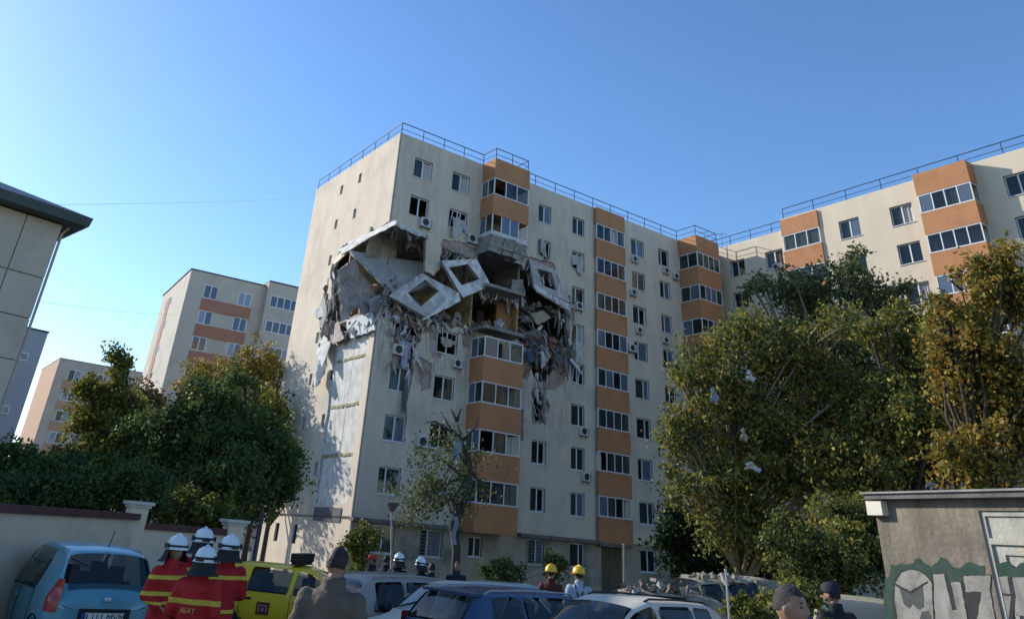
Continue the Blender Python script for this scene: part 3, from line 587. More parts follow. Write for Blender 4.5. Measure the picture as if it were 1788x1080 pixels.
MB().box(43.7, 44, -39.69, -.3, -1, HW-.004).build('rear_wall', cream2, WG); MB().box(30.31, 43.69, -39.69, -8.66, HW-.7, HW-.45).build('roof', tar, WG); MB().box(32.31, 43.69, -8.65, -.3, HW-.72, HW-.47).build('roof', tar, WG)
for k in range(2, 9): MB().box(30.305, 43.69, -39.69, -8.66, zf(k)-.2, zf(k)).build('floor_slab', conc, WG); MB().box(32.305, 43.69, -8.65, -.3, zf(k)-.21, zf(k)-.01).build('floor_slab', conc, WG)
MB().box(35, 35.2, -39.6, -.4, -1, HW-.8).build('partition_wall', inner, WG)
for cs, u in ((c1, 32.0), (c2, 30.0)):
    for v, w_ in cs:
        for k in range(3, 9):
            window(WG, wmx((0,-1,0), (1,0,0), (u+.01, -v, zw(k)+.05)), w_-.01, 1.39, random.choice(('plain','plain','open','plain','left')))
for k in range(3, 9):
    glazed_balcony(WG, wmx((0,-1,0), (1,0,0), (30.0, -8.42, zb(k)+.05)), 3.1, .15, nf=3, side=False)
    glazed_balcony(WG, wmx((0,-1,0), (1,0,0), (30.0, -19.0, zb(k)-.12)), 3.3, 1.0, nf=4, ns=1)
MB().box(29.85, 29.997, -11.5, -8.42, zb(9)-1.44, HW-.15).build('balcony_fascia', orange, WG); MB().box(29.0, 29.997, -22.3, -19.0, zb(9)-1.6, HW-.1).build('balcony_fascia', orange, WG)
railing(WG, [(32.1, -.2, HW), (32.1, -8.2, HW)], name='roof_railing'); railing(WG, [(30.12, -8.6, HW), (30.12, -39.6, HW)], 2.6)
for px, py, h, lab in ((1231, 431, 1.9, 'thin aerial mast left on the inner roof corner'), (1262, 436, 1.6, 'thin aerial mast right on the inner roof corner')):
    p = onplane(px, py, A0+U_*(32.3 if px > 1240 else 31.2)-V_*.3, U_); p.z = HW-.1 if px > 1240 else HT-.1
    a = thing('roof_aerial', lab, 'aerial', p); MB().tube([(0,0,0), (0,0,h)], .03, 5).build('mast', blue_rail, a)
    e = MB(); e.tube([(-.5,0,h*.85), (.5,.1,h*.95)], .015, 4)
    for i in range(4): e.tube([(-.4+i*.25,-.25,h*(.86+.02*i)), (-.4+i*.25,.25,h*(.86+.02*i))], .012, 4)
    e.build('antenna_rods', blue_rail, a)
# ------------------------------------------------------------------ blocks behind
far_g = mat('far_block_grey', (.46,.43,.37), (.42,.39,.335), scale=.5, c3=(.38,.355,.31), s3=.3)
far_r = mat('far_block_brick_red', (.36,.18,.12), (.31,.155,.105), scale=.6)
far_p = mat('far_block_salmon', (.47,.29,.19), (.43,.26,.17), scale=.5)
def fwin(par, right, inw, pos, w_, h, n=2):
    key = ('far', w_, h, n)
    if key not in WC:
        f = MB(); ring(f, -w_/2, w_/2, 0, h, .08, -.02, .04)
        for i in range(1, n): x = -w_/2+w_*i/n; f.box(x-.05, x+.05, -.022, .04, .08, h-.08)
        ps = [MB().box(-w_/2+w_*i/n+(.08 if i == 0 else .05), -w_/2+w_*(i+1)/n-(.08 if i == n-1 else .05), .0, .02, .08, h-.08) for i in range(n)]
        WC[key] = (f.mesh('frame', white), [[p.mesh('pane', m) for m in (far_wg, far_wb)] for p in ps])
    fm, ps = WC[key]; o = link('window', fm, par, wmx(right, inw, pos))
    for p in ps: link('pane', p[1 if random.random() < .35 else 0], o)
far_wg = mat('far_glass', (.03,.04,.055), rough=.06, spec=.9); far_wb = mat('far_glass_blind', (.25,.30,.38), (.20,.25,.33), scale=2, rough=.3)
GB = thing('apartment_block', 'grey block behind the trees with brown red bands under its windows', 'apartment building', (-29.32, 85, 0), R(29.2))
H2 = 27.02
MB().box(0, 9.0, 0, 15.2, -1, H2).build('wall', far_g, GB); MB().box(9.002, 22, -1.1, 15.2, -1, H2+.35).build('stair_wall', far_g, GB)
MB().box(-.1, 9.0, -.1, 15.3, H2+.002, H2+.12).build('roof_edge', tar, GB); MB().box(9.0, 22.1, -1.2, 15.3, H2+.352, H2+.5).build('roof_edge', tar, GB)
for k in range(9):
    z = 24.1-2.95*k
    for u in (2.7, 6.75): fwin(GB, (1,0,0), (0,1,0), (u, -.02, z), 1.6, 1.55)
    fwin(GB, (1,0,0), (0,1,0), (11.2, -1.12, z+.35), 3.4, 1.35, 4); fwin(GB, (1,0,0), (0,1,0), (17, -1.12, z+.35), 3.0, 1.35, 3)
    if k >= 0: MB().box(1.9, 7.7, -.10, -.003, z-1.4, z-.06).build('band', far_r, GB)
    for v in (8.4, 11.4): MB().box(-.03, .01, v-.3, v+.3, z+.5, z+1.25).build('stair_window', far_wg, GB)
MB().box(-.05, -.003, 9.0, 10.9, -1, 25.6).build('band', far_r, GB)
RB = thing('apartment_block', 'salmon block lowest and farthest at the left edge of the trees', 'apartment building', (-53, 110, 0), R(34))
MB().box(0, 26, 0, 14, -1, 19.9).build('wall', far_g, RB); MB().box(-.06, -.003, 0, 14, -1, 19.88).build('gable', far_p, RB); MB().box(-.1, 26.1, -.1, 14.1, 19.902, 20.0).build('roof_edge', far_r, RB)
for k in range(7):
    z = 17.3-2.75*k
    for i, u in enumerate((2.4, 5.4, 8.4, 11.4, 14.4, 17.4)): fwin(RB, (1,0,0), (0,1,0), (u, -.02, z), 1.7, 1.4)
    MB().box(1.2, 20, -.08, -.003, z-1.2, z-.1).build('band', far_p, RB)
FG = thing('building', 'pale grey plain walled building between the panelled house and the trees', 'building', (-25.4, 50, 0), R(45))
MB().box(-16, 0, 0, 9, -1, 11.7).build('wall', mat('pale_grey_render', (.40,.41,.43), (.36,.37,.39), scale=.5, streak=.5), FG); MB().box(-16.05, .05, -.05, 9.05, 11.702, 11.8).build('roof_edge', tar, FG)
for u, z in ((-1.0, 9.75), (-1.05, 6.55), (-3.2, 9.75), (-3.2, 6.55), (-1.05, 3.6)): fwin(FG, (1,0,0), (0,1,0), (u, -.02, z), .6, .5, 1)
# near house of pale cladding panels with a dark eave
NH = thing('house', 'beige panelled house with a dark green eave at the left edge', 'house', (-14.4, 26.8, 0), R(45))
beige = mat('beige_cladding', (.53,.445,.35), (.47,.395,.31), scale=.8, bump=.06, streak=.5, c3=(.42,.36,.285), s3=.5)
MB().box(-14, -.06, .06, 10, -1, 11.2).build('wall', mat('joint_grey', (.17,.16,.15), (.12,.115,.105), scale=3), NH)
zr = [11.2, 9.14, 7.68, 6.25, 4.8, 3.35, 1.9, .45, -.8]
for i in range(6):
    x1 = -.0-1.26*i if i else 0; 
    for j in range(8): MB().box(-1.25*(i+1)+.018, -1.25*i-(.018 if i else 0), .0, .059, zr[j+1]+.018, zr[j]-.018).build('cladding_panel', beige, NH)
for i in range(3):
    for j in range(8): MB().box(-.059, 0, .06+2.6*i+(.018 if i else .0), .06+2.6*(i+1)-.018, zr[j+1]+.018, zr[j]-.018).build('cladding_panel', beige, NH)
ev = MB(); ev.add([(-14.5,-.7,11.22),(.7,-.7,11.22),(.7,10.7,11.22),(-14.5,10.7,11.22),(-14.5,-.75,11.55),(.75,-.75,11.55),(.75,10.7,11.55),(-14.5,10.7,11.55)], ((0,3,2,1),(4,5,6,7),(0,1,5,4),(1,2,6,5),(2,3,7,6),(3,0,4,7)))
ev.build('eave', mat('dark_green_metal', (.055,.075,.075), (.04,.055,.055), scale=4, rough=.5), NH); MB().add([(-14.5,-.75,11.552),(.75,-.75,11.552),(.75,10.7,11.552),(-14.5,10.7,11.552),(-7,4.9,14)], [(0,1,4),(1,2,4),(2,3,4),(3,0,4)]).build('roof', MATS['dark_green_metal'], NH)
MB().tube([(.3,.12,11.2),(.12,.12,10.9),(.1,.12,-.5)], .05, 6).build('downpipe', beige, NH)
# ------------------------------------------------------------------ boundary wall with pillars
wp = [Vector((-8.9, 13.2, 0)), Vector((-8.3, 19.4, 0)), Vector((-6.35, 21.6, 0))]
wallm = mat('cream_garden_wall', (.62,.50,.37), (.56,.45,.335), scale=.9, bump=.1, streak=.4, c3=(.49,.40,.30), s3=.5); cap_m = mat('maroon_coping', (.12,.05,.045), (.085,.036,.034), scale=3, bump=.15)
GW = thing('garden_wall', 'cream rendered wall with maroon coping and capped pillars on the left', 'wall', wp[1])
p0 = at(-60, 870, 12.9); p0.z = 0; p1 = at(240, 890, 19.5); p1.z = 0; p2 = at(412, 900, 20.8); p2.z = 0
iv = Matrix.Translation(-wp[1])
def seg(a, b, top):
    d = (b-a).normalized(); n = Vector((d.y, -d.x, 0)); L = (b-a).length
    mx = iv @ Matrix.Translation(a) @ Matrix((d, -n, Vector((0,0,1)))).transposed().to_4x4()
    MB().box(0, L, -.1, .1, -.6, top-.13).build('wall_face', wallm, GW, mx)
    n_ = max(1, int(L/1.0))
    for i in range(n_): MB().box(L*i/n_+.006, L*(i+1)/n_-.006, -.17, .17, top-.128, top).build('coping_stone', cap_m, GW, mx)
def pillar(p, top, dirv):
    mx = iv @ Matrix.Translation(p) @ Matrix.Rotation(math.atan2(dirv.y, dirv.x), 4, 'Z')
    MB().box(-.2, .2, -.2, .2, -.6, top).build('pillar', wallm, GW, mx); c = MB(); c.box(-.24,.24,-.24,.24,top+.002,top+.06); c.box(-.29,.29,-.29,.29,top+.062,top+.13); c.build('pillar_cap', mat('pale_cap', (.50,.47,.41), (.44,.41,.36), scale=3), GW, mx)
seg(p0, p1, 2.0); seg(p1+(p2-p1).normalized()*.21, p2, 1.83); pillar(p1+(p2-p1).normalized()*0, 2.12, p2-p1); pillar(p2, 1.92, p2-p1)
gt = thing('gate', 'dark blue metal gate leaf standing open edge on beside the end pillar', 'gate', Vector((at(437, 1000, 24).x, 24, -.42)), R(98))
gb = mat('navy_metal', (.02,.026,.055), (.015,.02,.04), scale=4, rough=.5)
fr = MB(); ring(fr, 0, 1.5, .1, 2.75, .06, -.03, .03); fr.build('gate_frame', gb, gt)
for i in range(11): MB().box(.07+i*.125, .17+i*.125, -.015, .015, .163, 2.687).build('slat', gb, gt)
# ------------------------------------------------------------------ shed with graffiti
SO = Vector((7.9, 13.5, 0)); sdv = Vector((.297, -.955, 0)); sinw = Vector((.955, .297, 0))
SH = thing('shed', 'stained grey render shed with graffiti and a flat roof on the right', 'shed'); SH.matrix_basis = wmx(sdv, sinw, SO)
shm = mat('stained_shed_render', (.235,.20,.155), (.105,.09,.07), scale=2.2, bump=.4, streak=.85, c3=(.085,.075,.065), s3=1.0, l3=.5, h3=.72)
wall(rect(-.58, 4.2, -.5, 3.22), [rect(1.34, 2.44, -.4, 3.06)], lambda a, b, d: (a, d, b), 0, .18, 1).build('front_wall', [shm, conc], SH)
MB().box(-.58, 4.2, 3.2, 3.4, -.5, 3.22).build('rear_wall', shm, SH); MB().box(-.58, -.4, .181, 3.19, -.5, 3.219).build('side_wall', shm, SH); MB().box(4.02, 4.2, .181, 3.19, -.5, 3.219).build('side_wall', shm, SH)
rfm = mat('felt_roof', (.15,.145,.14), (.09,.088,.085), scale=3, bump=.3)
rm = MB(); rm.box(-.60, 4.35, -.18, 3.55, 3.222, 3.30); rm.build('roof_slab', rfm, SH); MB().box(-.64, 4.4, -.22, 3.6, 3.302, 3.33).build('roof_felt', mat('felt_edge', (.30,.29,.28), (.2,.19,.185), scale=3), SH)
MB().box(-.62, -.3, -.14, -.003, 2.98, 3.2).build('lamp_box', mat('cream_plastic', (.66,.62,.52), (.58,.54,.46), scale=4), SH)
dfr = MB(); y0, y1 = .03, .11
dfr.box(1.341, 1.40, y0, y1, -.4, 3.055); dfr.box(2.38, 2.439, y0, y1, -.4, 3.055); dfr.box(1.401, 2.379, y0, y1, 2.99, 3.055); dfr.box(1.401, 2.379, y0, y1, 2.62, 2.70)
paint = mat('peeling_white_paint', (.40,.39,.34), (.29,.285,.25), scale=3, bump=.3, streak=.5, c3=(.40,.29,.17), s3=2.2, l3=.58, h3=.68)
dfr.build('door_frame', paint, SH); MB().box(1.402, 2.378, .06, .09, 2.702, 2.988).build('transom_panel', paint, SH)
dl = MB(); dl.box(1.402, 2.378, .07, .10, -.38, 2.618); ring(dl, 1.52, 2.26, 1.2, 2.55, .06, .04, .07); dl.build('door_leaf', paint, SH)
gm_ = {'green': mat('paint_green', (.016,.042,.03), (.03,.062,.047), scale=5, c3=(.05,.065,.05), s3=2), 'grey': mat('paint_silver', (.29,.28,.255), (.19,.185,.165), scale=4, streak=.6, c3=(.13,.125,.11), s3=2), 'black': mat('paint_black', (.022,.024,.026), (.035,.036,.038), scale=5), 'eye': mat('paint_dark_grey', (.055,.06,.062), (.075,.08,.08), scale=5)}
def sp(x, y):       # shed wall coordinates seen at a pixel
    q = onplane(x, y, SO, sinw); return ((q-SO).dot(sdv), q.z)
def spray(name, pix, m, lay):
    P = [sp(*p) for p in pix]
    f = lambda a, b, d: (a, -.004*lay-d, b)
    wall(P, [], f, 0, -.003, 0).build(name, gm_[m], SH)
Zc = lambda zx, zy: (1500+zx*288/1296, 840+zy*240/1080)
top = [(200,1000),(205,760),(240,740),(250,650),(290,660),(330,640),(380,650),(430,640),(440,605),(480,600),(510,640),(570,670),(610,640),(640,590),(690,610),(730,665),(790,680),(840,640),(890,635),(930,655),(985,655)]
green = [Zc(*p) for p in top]+[Zc(985,1090),Zc(215,1090)]
P = [sp(*p) for p in green]; P[-1] = (P[-1][0], .6); P[-2] = (P[-2][0], .6); P = rag(P, .05, .014); wall(P, [], lambda a, b, d: (a, -.004-d, b), 0, -.002, 0).build('graffiti_cloud', gm_['green'], SH)
def low(pix, n, m, lay, name='graffiti_letter'):
    Q = rag([sp(*Zc(*p)) for p in pix], .06, .008); wall(Q, [], lambda a, b, d: (a, -.004*lay-d, b), 0, -.002, 0).build(name, gm_[m], SH)
low([(270,1100),(262,900),(272,790),(330,700),(400,678),(480,690),(540,740),(590,790),(602,1100)],0,'black',2)
low([(310,1100),(285,930),(285,800),(340,715),(410,692),(480,705),(540,750),(578,800),(588,1100)],0,'grey',3)
low([(325,835),(410,868),(505,815),(512,985),(470,1000),(425,960),(400,995),(355,960)],0,'eye',4); low([(500,1020),(550,1010),(570,1060),(560,1100),(480,1100)],0,'eye',4); low([(285,795),(410,862),(545,780),(540,795),(410,880),(290,815)],0,'black',5)
low([(590,1100),(575,715),(690,715),(712,800),(780,780),(812,780),(870,1100)],0,'black',2); low([(603,1100),(586,726),(672,724),(735,1010),(775,1005),(722,792),(800,790),(858,1100)],0,'grey',3)
low([(855,1100),(815,735),(1040,728),(1040,820),(985,1100)],0,'black',2); low([(930,1100),(965,868),(842,866),(826,740),(1040,738),(1030,830),(1075,1100)],0,'grey',3)
dk = [(1050,640),(1090,640),(1140,625),(1180,650),(1210,680),(1250,640),(1296,630),(1420,640),(1420,745),(1050,745)]
Q = [sp(*Zc(*p)) for p in dk]; wall(Q, [], lambda a, b, d: (min(2.37, max(1.41, a)), .036-d, b), 0, -.003, 0).build('graffiti_cloud', gm_['green'], SH)
for pix, m, l in ([(1050,745),(1150,740),(1190,900),(1110,1100),(1085,1100)],'grey',.034), ([(1150,735),(1185,750),(1215,900),(1195,1080),(1160,1080),(1180,910)],'black',.030), ([(1060,870),(1180,880),(1180,895),(1060,885)],'black',.028), ([(1190,750),(1400,750),(1400,1060),(1215,1050)],'grey',.034):
    Q = [sp(*Zc(*p)) for p in pix]; wall(Q, [], lambda a, b, d, l=l: (min(2.37, max(1.41, a)), l-d, b), 0, -.003, 0).build('graffiti_letter', gm_[m], SH)
# ------------------------------------------------------------------ posts, lamp, wires
def post(name, px, top, Y, r, m, lab, cat, base=None):
    p = at(px[0], top, Y); b = Vector((at(px[1], 1060, Y).x, Y, gz(0, Y))); t = thing(name, lab, cat, b); t_ = p-b
    MB().tube([(0,0,0), t_*.5, t_], [r, r, r*.9], 7).build('pole', m, t); return t, t_
polem = mat('pale_pole', (.42,.41,.38), (.34,.33,.30), scale=5, rough=.5)
t, e = post('pole', (1267,1272), 996, 9, .013, polem, 'thin pale pole leaning beside the wrecked car', 'pole'); MB().lathe([(.0,.0),(.015,.0),(.015,.02),(0,.022)], 8, 0, tuple(e)).build('cap', polem, t)
t, e = post('post', (1293,1294), 1041, 11, .022, polem, 'short pale post with flat top in front of bushes', 'post'); MB().lathe([(.0,.0),(.025,.0),(.025,.02),(0,.022)], 8, 0, tuple(e)).build('cap', polem, t)
t, e = post('pole', (1089,1089), 951, 22, .028, mat('ochre_pole', (.30,.26,.15), (.24,.20,.12), scale=4), 'slim ochre pole in front of the building entrance', 'pole'); MB().lathe([(.0,.0),(.032,.0),(.032,.03),(0,.032)], 8, 0, tuple(e)).build('cap', polem, t)
t, e = post('street_lamp', (684,680), 893, 42, .05, polem, 'slim street lamp with a conical head at the foot of the facade', 'street lamp'); MB().lathe([(.05,-.02),(.3,.32),(.33,.42),(.0,.5)], 12, 0, tuple(e)).build('lamp_head', mat('lamp_grey', (.14,.13,.12), rough=.5), t)
wires = ((-40,358,30, 580,342,82), (20,520,30, 330,548,88))
for i, (x0,y0,Y0,x1,y1,Y1) in enumerate(wires):
    a, b = at(x0,y0,Y0), at(x1,y1,Y1); tag(MB().tube([a.lerp(b, k/8)-Vector((0,0,.25*(1-(k/4-1)**2))) for k in range(9)], .007, 4).build('overhead_cable', mat('cable_grey', (.30,.33,.38), rough=.6)), ('upper','lower')[i]+' faint grey cable strung across the left sky', 'cable')
# ------------------------------------------------------------------ trees
bark = mat('bark', (.085,.068,.05), (.05,.04,.03), scale=6, bump=.5, streak=.6)
barkg = mat('bark_pale', (.20,.17,.12), (.12,.10,.07), scale=6, bump=.4, streak=.6)
L_dk = leafmat('leaf_dark_green', [(.032,.058,.020), (.06,.10,.030), (.10,.145,.04), (.18,.20,.055)])
L_gr = leafmat('leaf_grey_green', [(.05,.07,.035), (.085,.115,.045), (.14,.165,.055), (.24,.23,.075)])
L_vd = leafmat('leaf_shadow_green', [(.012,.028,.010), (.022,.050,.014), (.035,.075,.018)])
L_yg = leafmat('leaf_yellow_green', [(.05,.075,.02), (.11,.135,.03), (.22,.215,.04), (.32,.27,.05)])
L_mx = leafmat('leaf_autumn_green', [(.035,.055,.02), (.085,.11,.028), (.17,.18,.04), (.30,.265,.05), (.38,.27,.045)])
L_or = leafmat('leaf_orange', [(.12,.13,.035), (.24,.19,.04), (.34,.24,.05), (.38,.29,.07)])
L_au = leafmat('leaf_gold_brown', [(.05,.07,.02), (.13,.135,.03), (.28,.21,.035), (.36,.215,.035), (.20,.12,.03)])
def leaves(name, centers, per, spread, size, m, parent, tone=(.5, .25), droop=.0, flat=.8, dirs=None):
    C_ = np.array(centers); n = len(C_)*per
    ct = rng.normal(0, tone[1]*.7, len(C_))
    P = np.repeat(C_, per, 0)+rng.normal(0, 1, (n, 3))*np.array([spread, spread, spread*flat])*(1 if dirs is None else .42)
    if dirs is not None:       # sprays along twigs: they sag towards their ends
        t_ = rng.uniform(-1, 1, n)[:, None]; P += np.repeat(np.array(dirs), per, 0)*t_*spread*1.9; P[:, 2] -= (np.maximum(t_[:, 0], 0)**2)*spread*.9
    T = np.clip(tone[0]+np.repeat(ct, per)+rng.normal(0, tone[1]*.7, n), 0, 1)
    a = rng.normal(0, 1, (n, 3)); a[:, 2] -= droop; a /= np.linalg.norm(a, axis=1)[:, None]
    b = np.cross(a, rng.normal(0, 1, (n, 3))); b /= np.linalg.norm(b, axis=1)[:, None]+1e-9
    s = size*rng.uniform(.6, 1.35, n)[:, None]
    V = np.empty((n, 4, 3)); V[:, 0] = P-a*s*.6; V[:, 1] = P+b*s*.34; V[:, 2] = P+a*s*.6; V[:, 3] = P-b*s*.34
    nn = np.cross(a, b); V[:, 1] += nn*s*.12; V[:, 3] += nn*s*.12
    me = bpy.data.meshes.new(name); me.vertices.add(n*4); me.vertices.foreach_set('co', V.ravel())
    me.loops.add(n*4); me.loops.foreach_set('vertex_index', np.arange(n*4, dtype=np.int32)); me.polygons.add(n)
    me.polygons.foreach_set('loop_start', np.arange(0, n*4, 4, dtype=np.int32)); me.update(calc_edges=True)
    at_ = me.attributes.new('tone', 'FLOAT', 'FACE'); at_.data.foreach_set('value', T.astype(np.float32)); me.materials.append(m)
    return link(name, me, parent)
def tree(name, label, cat, base, lobes, nclump, per, size, m, spread=.38, tone=(.5,.25), trunk_r=.18, bk=None, group=None, droop=.3, limbs=None, stems=1, shell=.55, lean=(0,0)):
    """lobes: (world centre, (rx, ry, rz)); the crown is leaf clumps through the lobes' volume, limbs reach into it"""
    t = thing(name, label, cat, base, 0, group); b0 = Vector(base); bk = bk or bark
    cs = []; ds = []; mb = MB()
    big = lobes; lobes = []
    for c, r in big:
        lobes.append((c, tuple(.80*q for q in r)))
        for _ in range(4):
            d = rng.normal(0, 1, 3); d /= np.linalg.norm(d); f_ = random.uniform(.25, .5); lobes.append((Vector(c)+Vector((d[0]*r[0], d[1]*r[1], d[2]*r[2]))*random.uniform(.7, 1.12), tuple(f_*q for q in r)))
    vol = [r[0]*r[1]*r[2] for _, r in lobes]; tot = sum(v**.8 for v in vol)
    for (c, r), v in zip(lobes, vol):
        c = Vector(c)-b0; k = max(4, int(nclump*v**.8/tot)); mine = []
        for _ in range(k):
            d = rng.normal(0, 1, 3); d /= np.linalg.norm(d); q = (shell+(1-shell)*rng.random()) if rng.random() < .75 else rng.random()
            q *= 1+.6*noise.noise(Vector(d)*2.3+c); mine.append((c.x+d[0]*r[0]*q, c.y+d[1]*r[1]*q, c.z+d[2]*r[2]*q)); e = d+rng.normal(0, .55, 3); e[2] += .15; e = e/np.linalg.norm(e)*rng.uniform(.5, 1.25); ds.append(e)
            if rng.random() < .5: p_ = Vector(mine[-1]); e_ = Vector(e)*spread*1.9; mb.tube([p_-e_, p_+Vector((0,0,.05)), p_+e_*.9-Vector((0,0,spread*.7))], [.016, .011, .004], 3)
        cs += mine
        root = Vector((lean[0], lean[1], max(.8, min(c.z*.55, c.z-r[2]*.6)))); mid = root.lerp(c, .55)+Vector((random.uniform(-.3,.3), random.uniform(-.3,.3), .2))
        mb.tube([root, mid, c], [trunk_r*.5, trunk_r*.28, trunk_r*.07], 6)
        for p in random.sample(mine, min(len(mine), limbs or max(2, k//6))):
            p = Vector(p); mm = c.lerp(p, .5)+Vector((random.uniform(-.2,.2), random.uniform(-.2,.2), random.uniform(-.1,.2)))
            mb.tube([c.lerp(mid, random.random()*.8), mm, p], [trunk_r*.24, trunk_r*.14, .012], 4)
    top = max((Vector(c)-b0).z for c, _ in lobes)
    mb.tube([(0,0,-.1), (lean[0]*.3,lean[1]*.3,.5), (lean[0]*.8,lean[1]*.8,top*.4), (lean[0],lean[1],top*.75)], [trunk_r*1.25, trunk_r, trunk_r*.8, trunk_r*.45], 9)
    mb.build('trunk', bk, t, smooth=True)
    leaves('crown', cs, per, spread, size, m, t, tone, droop, dirs=ds); return t
def L(px, py, Y, rx, ry=None, rz=None): return (at(px, py, Y), (rx, ry or rx, rz or rx))
def gb_(px, Y): x = at(px, 950, Y).x; return (x, Y, gz(x, Y))
tree('tree', 'broad dark green tree standing before the gable of the damaged block', 'tree', gb_(390, 29), [L(370,700,29,1.7,1.8,1.1), L(300,770,29,1.5,1.7,1.5), L(430,770,29,1.7,1.8,1.5), L(490,790,29.5,.85,1,.75), L(380,850,28.5,2.0,1.8,1.3), L(480,855,29.5,.8,.9,.55), L(290,860,28.5,1.3,1.4,1)], 640, 92, .125, L_dk, .32, (.52,.27), .22)
tree('tree', 'tall yellow green tree with a thin leafy top left of the dark tree', 'tree', gb_(215, 31), [L(208,695,31,.85,1.0,.95), L(212,640,31,.32,.4,.65), L(165,735,31,1.0,1.1,.8), L(240,750,31,1.0,1.2,1.2), L(180,810,30.5,1.5,1.4,1.2), L(152,670,31,.25,.3,.25)], 380, 66, .13, L_yg, .32, (.56,.28), .16, shell=.4)
tree('tree', 'pale autumn tree thinning out in front of the grey block gable', 'tree', gb_(262, 40), [L(265,720,40,.9,1,1.3), L(255,690,40,.6,.7,.7)], 90, 40, .18, leafmat('leaf_brown_gold', [(.08,.06,.03), (.16,.12,.05), (.22,.17,.06)]), .35, (.5,.25), .12, shell=.3)
tree('tree', 'orange autumn tree in front of the grey block', 'tree', gb_(430, 56), [L(350,655,56,1.3,1.5,1.5), L(450,640,56,1.5,1.6,2.0), L(400,665,58,2.2,2,1.7), L(470,690,58,1.6,1.6,2.2), L(375,690,58,1.6,1.6,1.6)], 280, 56, .2, L_or, .45, (.5,.25), .2)
tree('tree', 'thin half green tree growing against the far edge of the gable', 'tree', gb_(462, 52), [L(470,700,52,1.3,2.2,1.6), L(455,760,52,1.8,2.2,1.8), L(480,830,52,1.8,2.2,1.6), L(440,800,52,1.8,2,1.8)], 150, 34, .24, L_yg, .45, (.45,.3), .16, shell=.3)
tree('shrub', 'dark green bush rising over the garden wall at the left edge', 'shrub', gb_(60, 24), [L(60,835,24,1.2,1.2,.65), L(15,815,24,.9,1,.65), L(110,825,24.5,1.0,1,.65), L(-10,860,24,1.2,1.2,.9), L(40,870,23.5,1.2,1.2,.6)], 340, 90, .10, L_dk, .26, (.42,.24), .08)
tree('shrub', 'dark hedge bush behind the pillared garden wall', 'shrub', gb_(190, 24.5), [L(180,855,24.5,1.3,1.2,.6), L(250,850,25,1.1,1,.7), L(120,860,24,1.2,1,.5)], 210, 90, .10, L_dk, .26, (.42,.24), .07)
tree('shrub', 'yellow speckled bush behind the end of the garden wall', 'shrub', gb_(350, 26), [L(350,890,26,1.1,1,.45), L(295,880,26,.9,.9,.5), L(400,890,26.5,.6,.8,.5)], 150, 55, .13, L_yg, .22, (.35,.3), .06)
# the tattered street tree by the front
ft = thing('tree', 'tattered street tree with a bare crooked trunk and a drooping crown before the facade', 'tree', gb_(799, 38)); fb = Vector(ft.location)
tw = lambda x, y, Y=38: at(x, y, Y)-fb
mb = MB(); mb.tube([(0,0,-.1), tw(797,960), tw(792,920), tw(803,890), tw(818,855), tw(820,810), tw(806,770), tw(798,735)], [.2,.19,.21,.19,.17,.14,.09,.03], 8)
for p in ([tw(818,840), tw(770,800), tw(735,815)], [tw(820,815), tw(775,760), tw(720,785)], [tw(806,770), tw(782,740), tw(770,720)], [tw(820,820), tw(845,850), tw(850,880)], [tw(806,770), tw(830,745), tw(836,725)], [tw(798,735), tw(790,718), tw(786,712)], [tw(798,735), tw(803,716), tw(808,712)], [tw(815,830), tw(760,850), tw(720,890)], [tw(815,835), tw(790,870), tw(750,895)], [tw(800,760), tw(760,735), tw(740,738)]): mb.tube(p, [.09,.05,.015], 5)
mb.build('trunk', mat('wet_bark', (.045,.038,.036), (.09,.08,.08), scale=5, bump=.4), ft, smooth=True)
cs = []
for px, py, r, k in ((790,790,.8,20), (765,820,.9,34), (735,870,.8,36), (775,865,.9,40), (720,893,.55,22), (750,845,.7,26), (810,830,.5,16), (845,865,.4,6), (760,770,.7,10), (815,790,.5,9), (855,800,.6,6), (800,755,.5,7), (800,880,.5,16), (735,795,.45,7)):
    c = tw(px, py); cs += [(c.x+rng.normal(0,r*.6), c.y+rng.normal(0,r*.6), c.z+rng.normal(0,r*.5)) for _ in range(k)]
leaves('crown', cs, 15, .28, .13, leafmat('leaf_dusty_green', [(.05,.065,.035), (.08,.105,.045), (.14,.155,.06), (.22,.21,.09)]), ft, (.45,.28), 1.1)
for nm, px, py, w_, h_, m, lab in (('cloth', 798, 785, .3, .8, mat('cloth_blue_white', (.24,.28,.38), (.36,.36,.36), scale=4), 'blue and white cloth caught at the top of the tattered street tree'), ('board', 769, 826, .32, .42, mat('cream_paper', (.55,.54,.44), (.45,.44,.36), scale=3), 'pale square sheet stuck in the tattered street tree'), ('cloth', 794, 925, .2, 1.1, MATS['cloth_blue_white'], 'blue and white strip of cloth wound down the crooked tree trunk')):
    o = MB().grid(lambda a, b: ((a-.5)*w_+.06*math.sin(b*7), -.1-.08*math.sin(a*6+b*4), -b*h_+h_/2), 6, 8).build(nm, m, None, Matrix.Translation(at(px, py, 37.55)), smooth=True); tag(o, lab, 'debris')
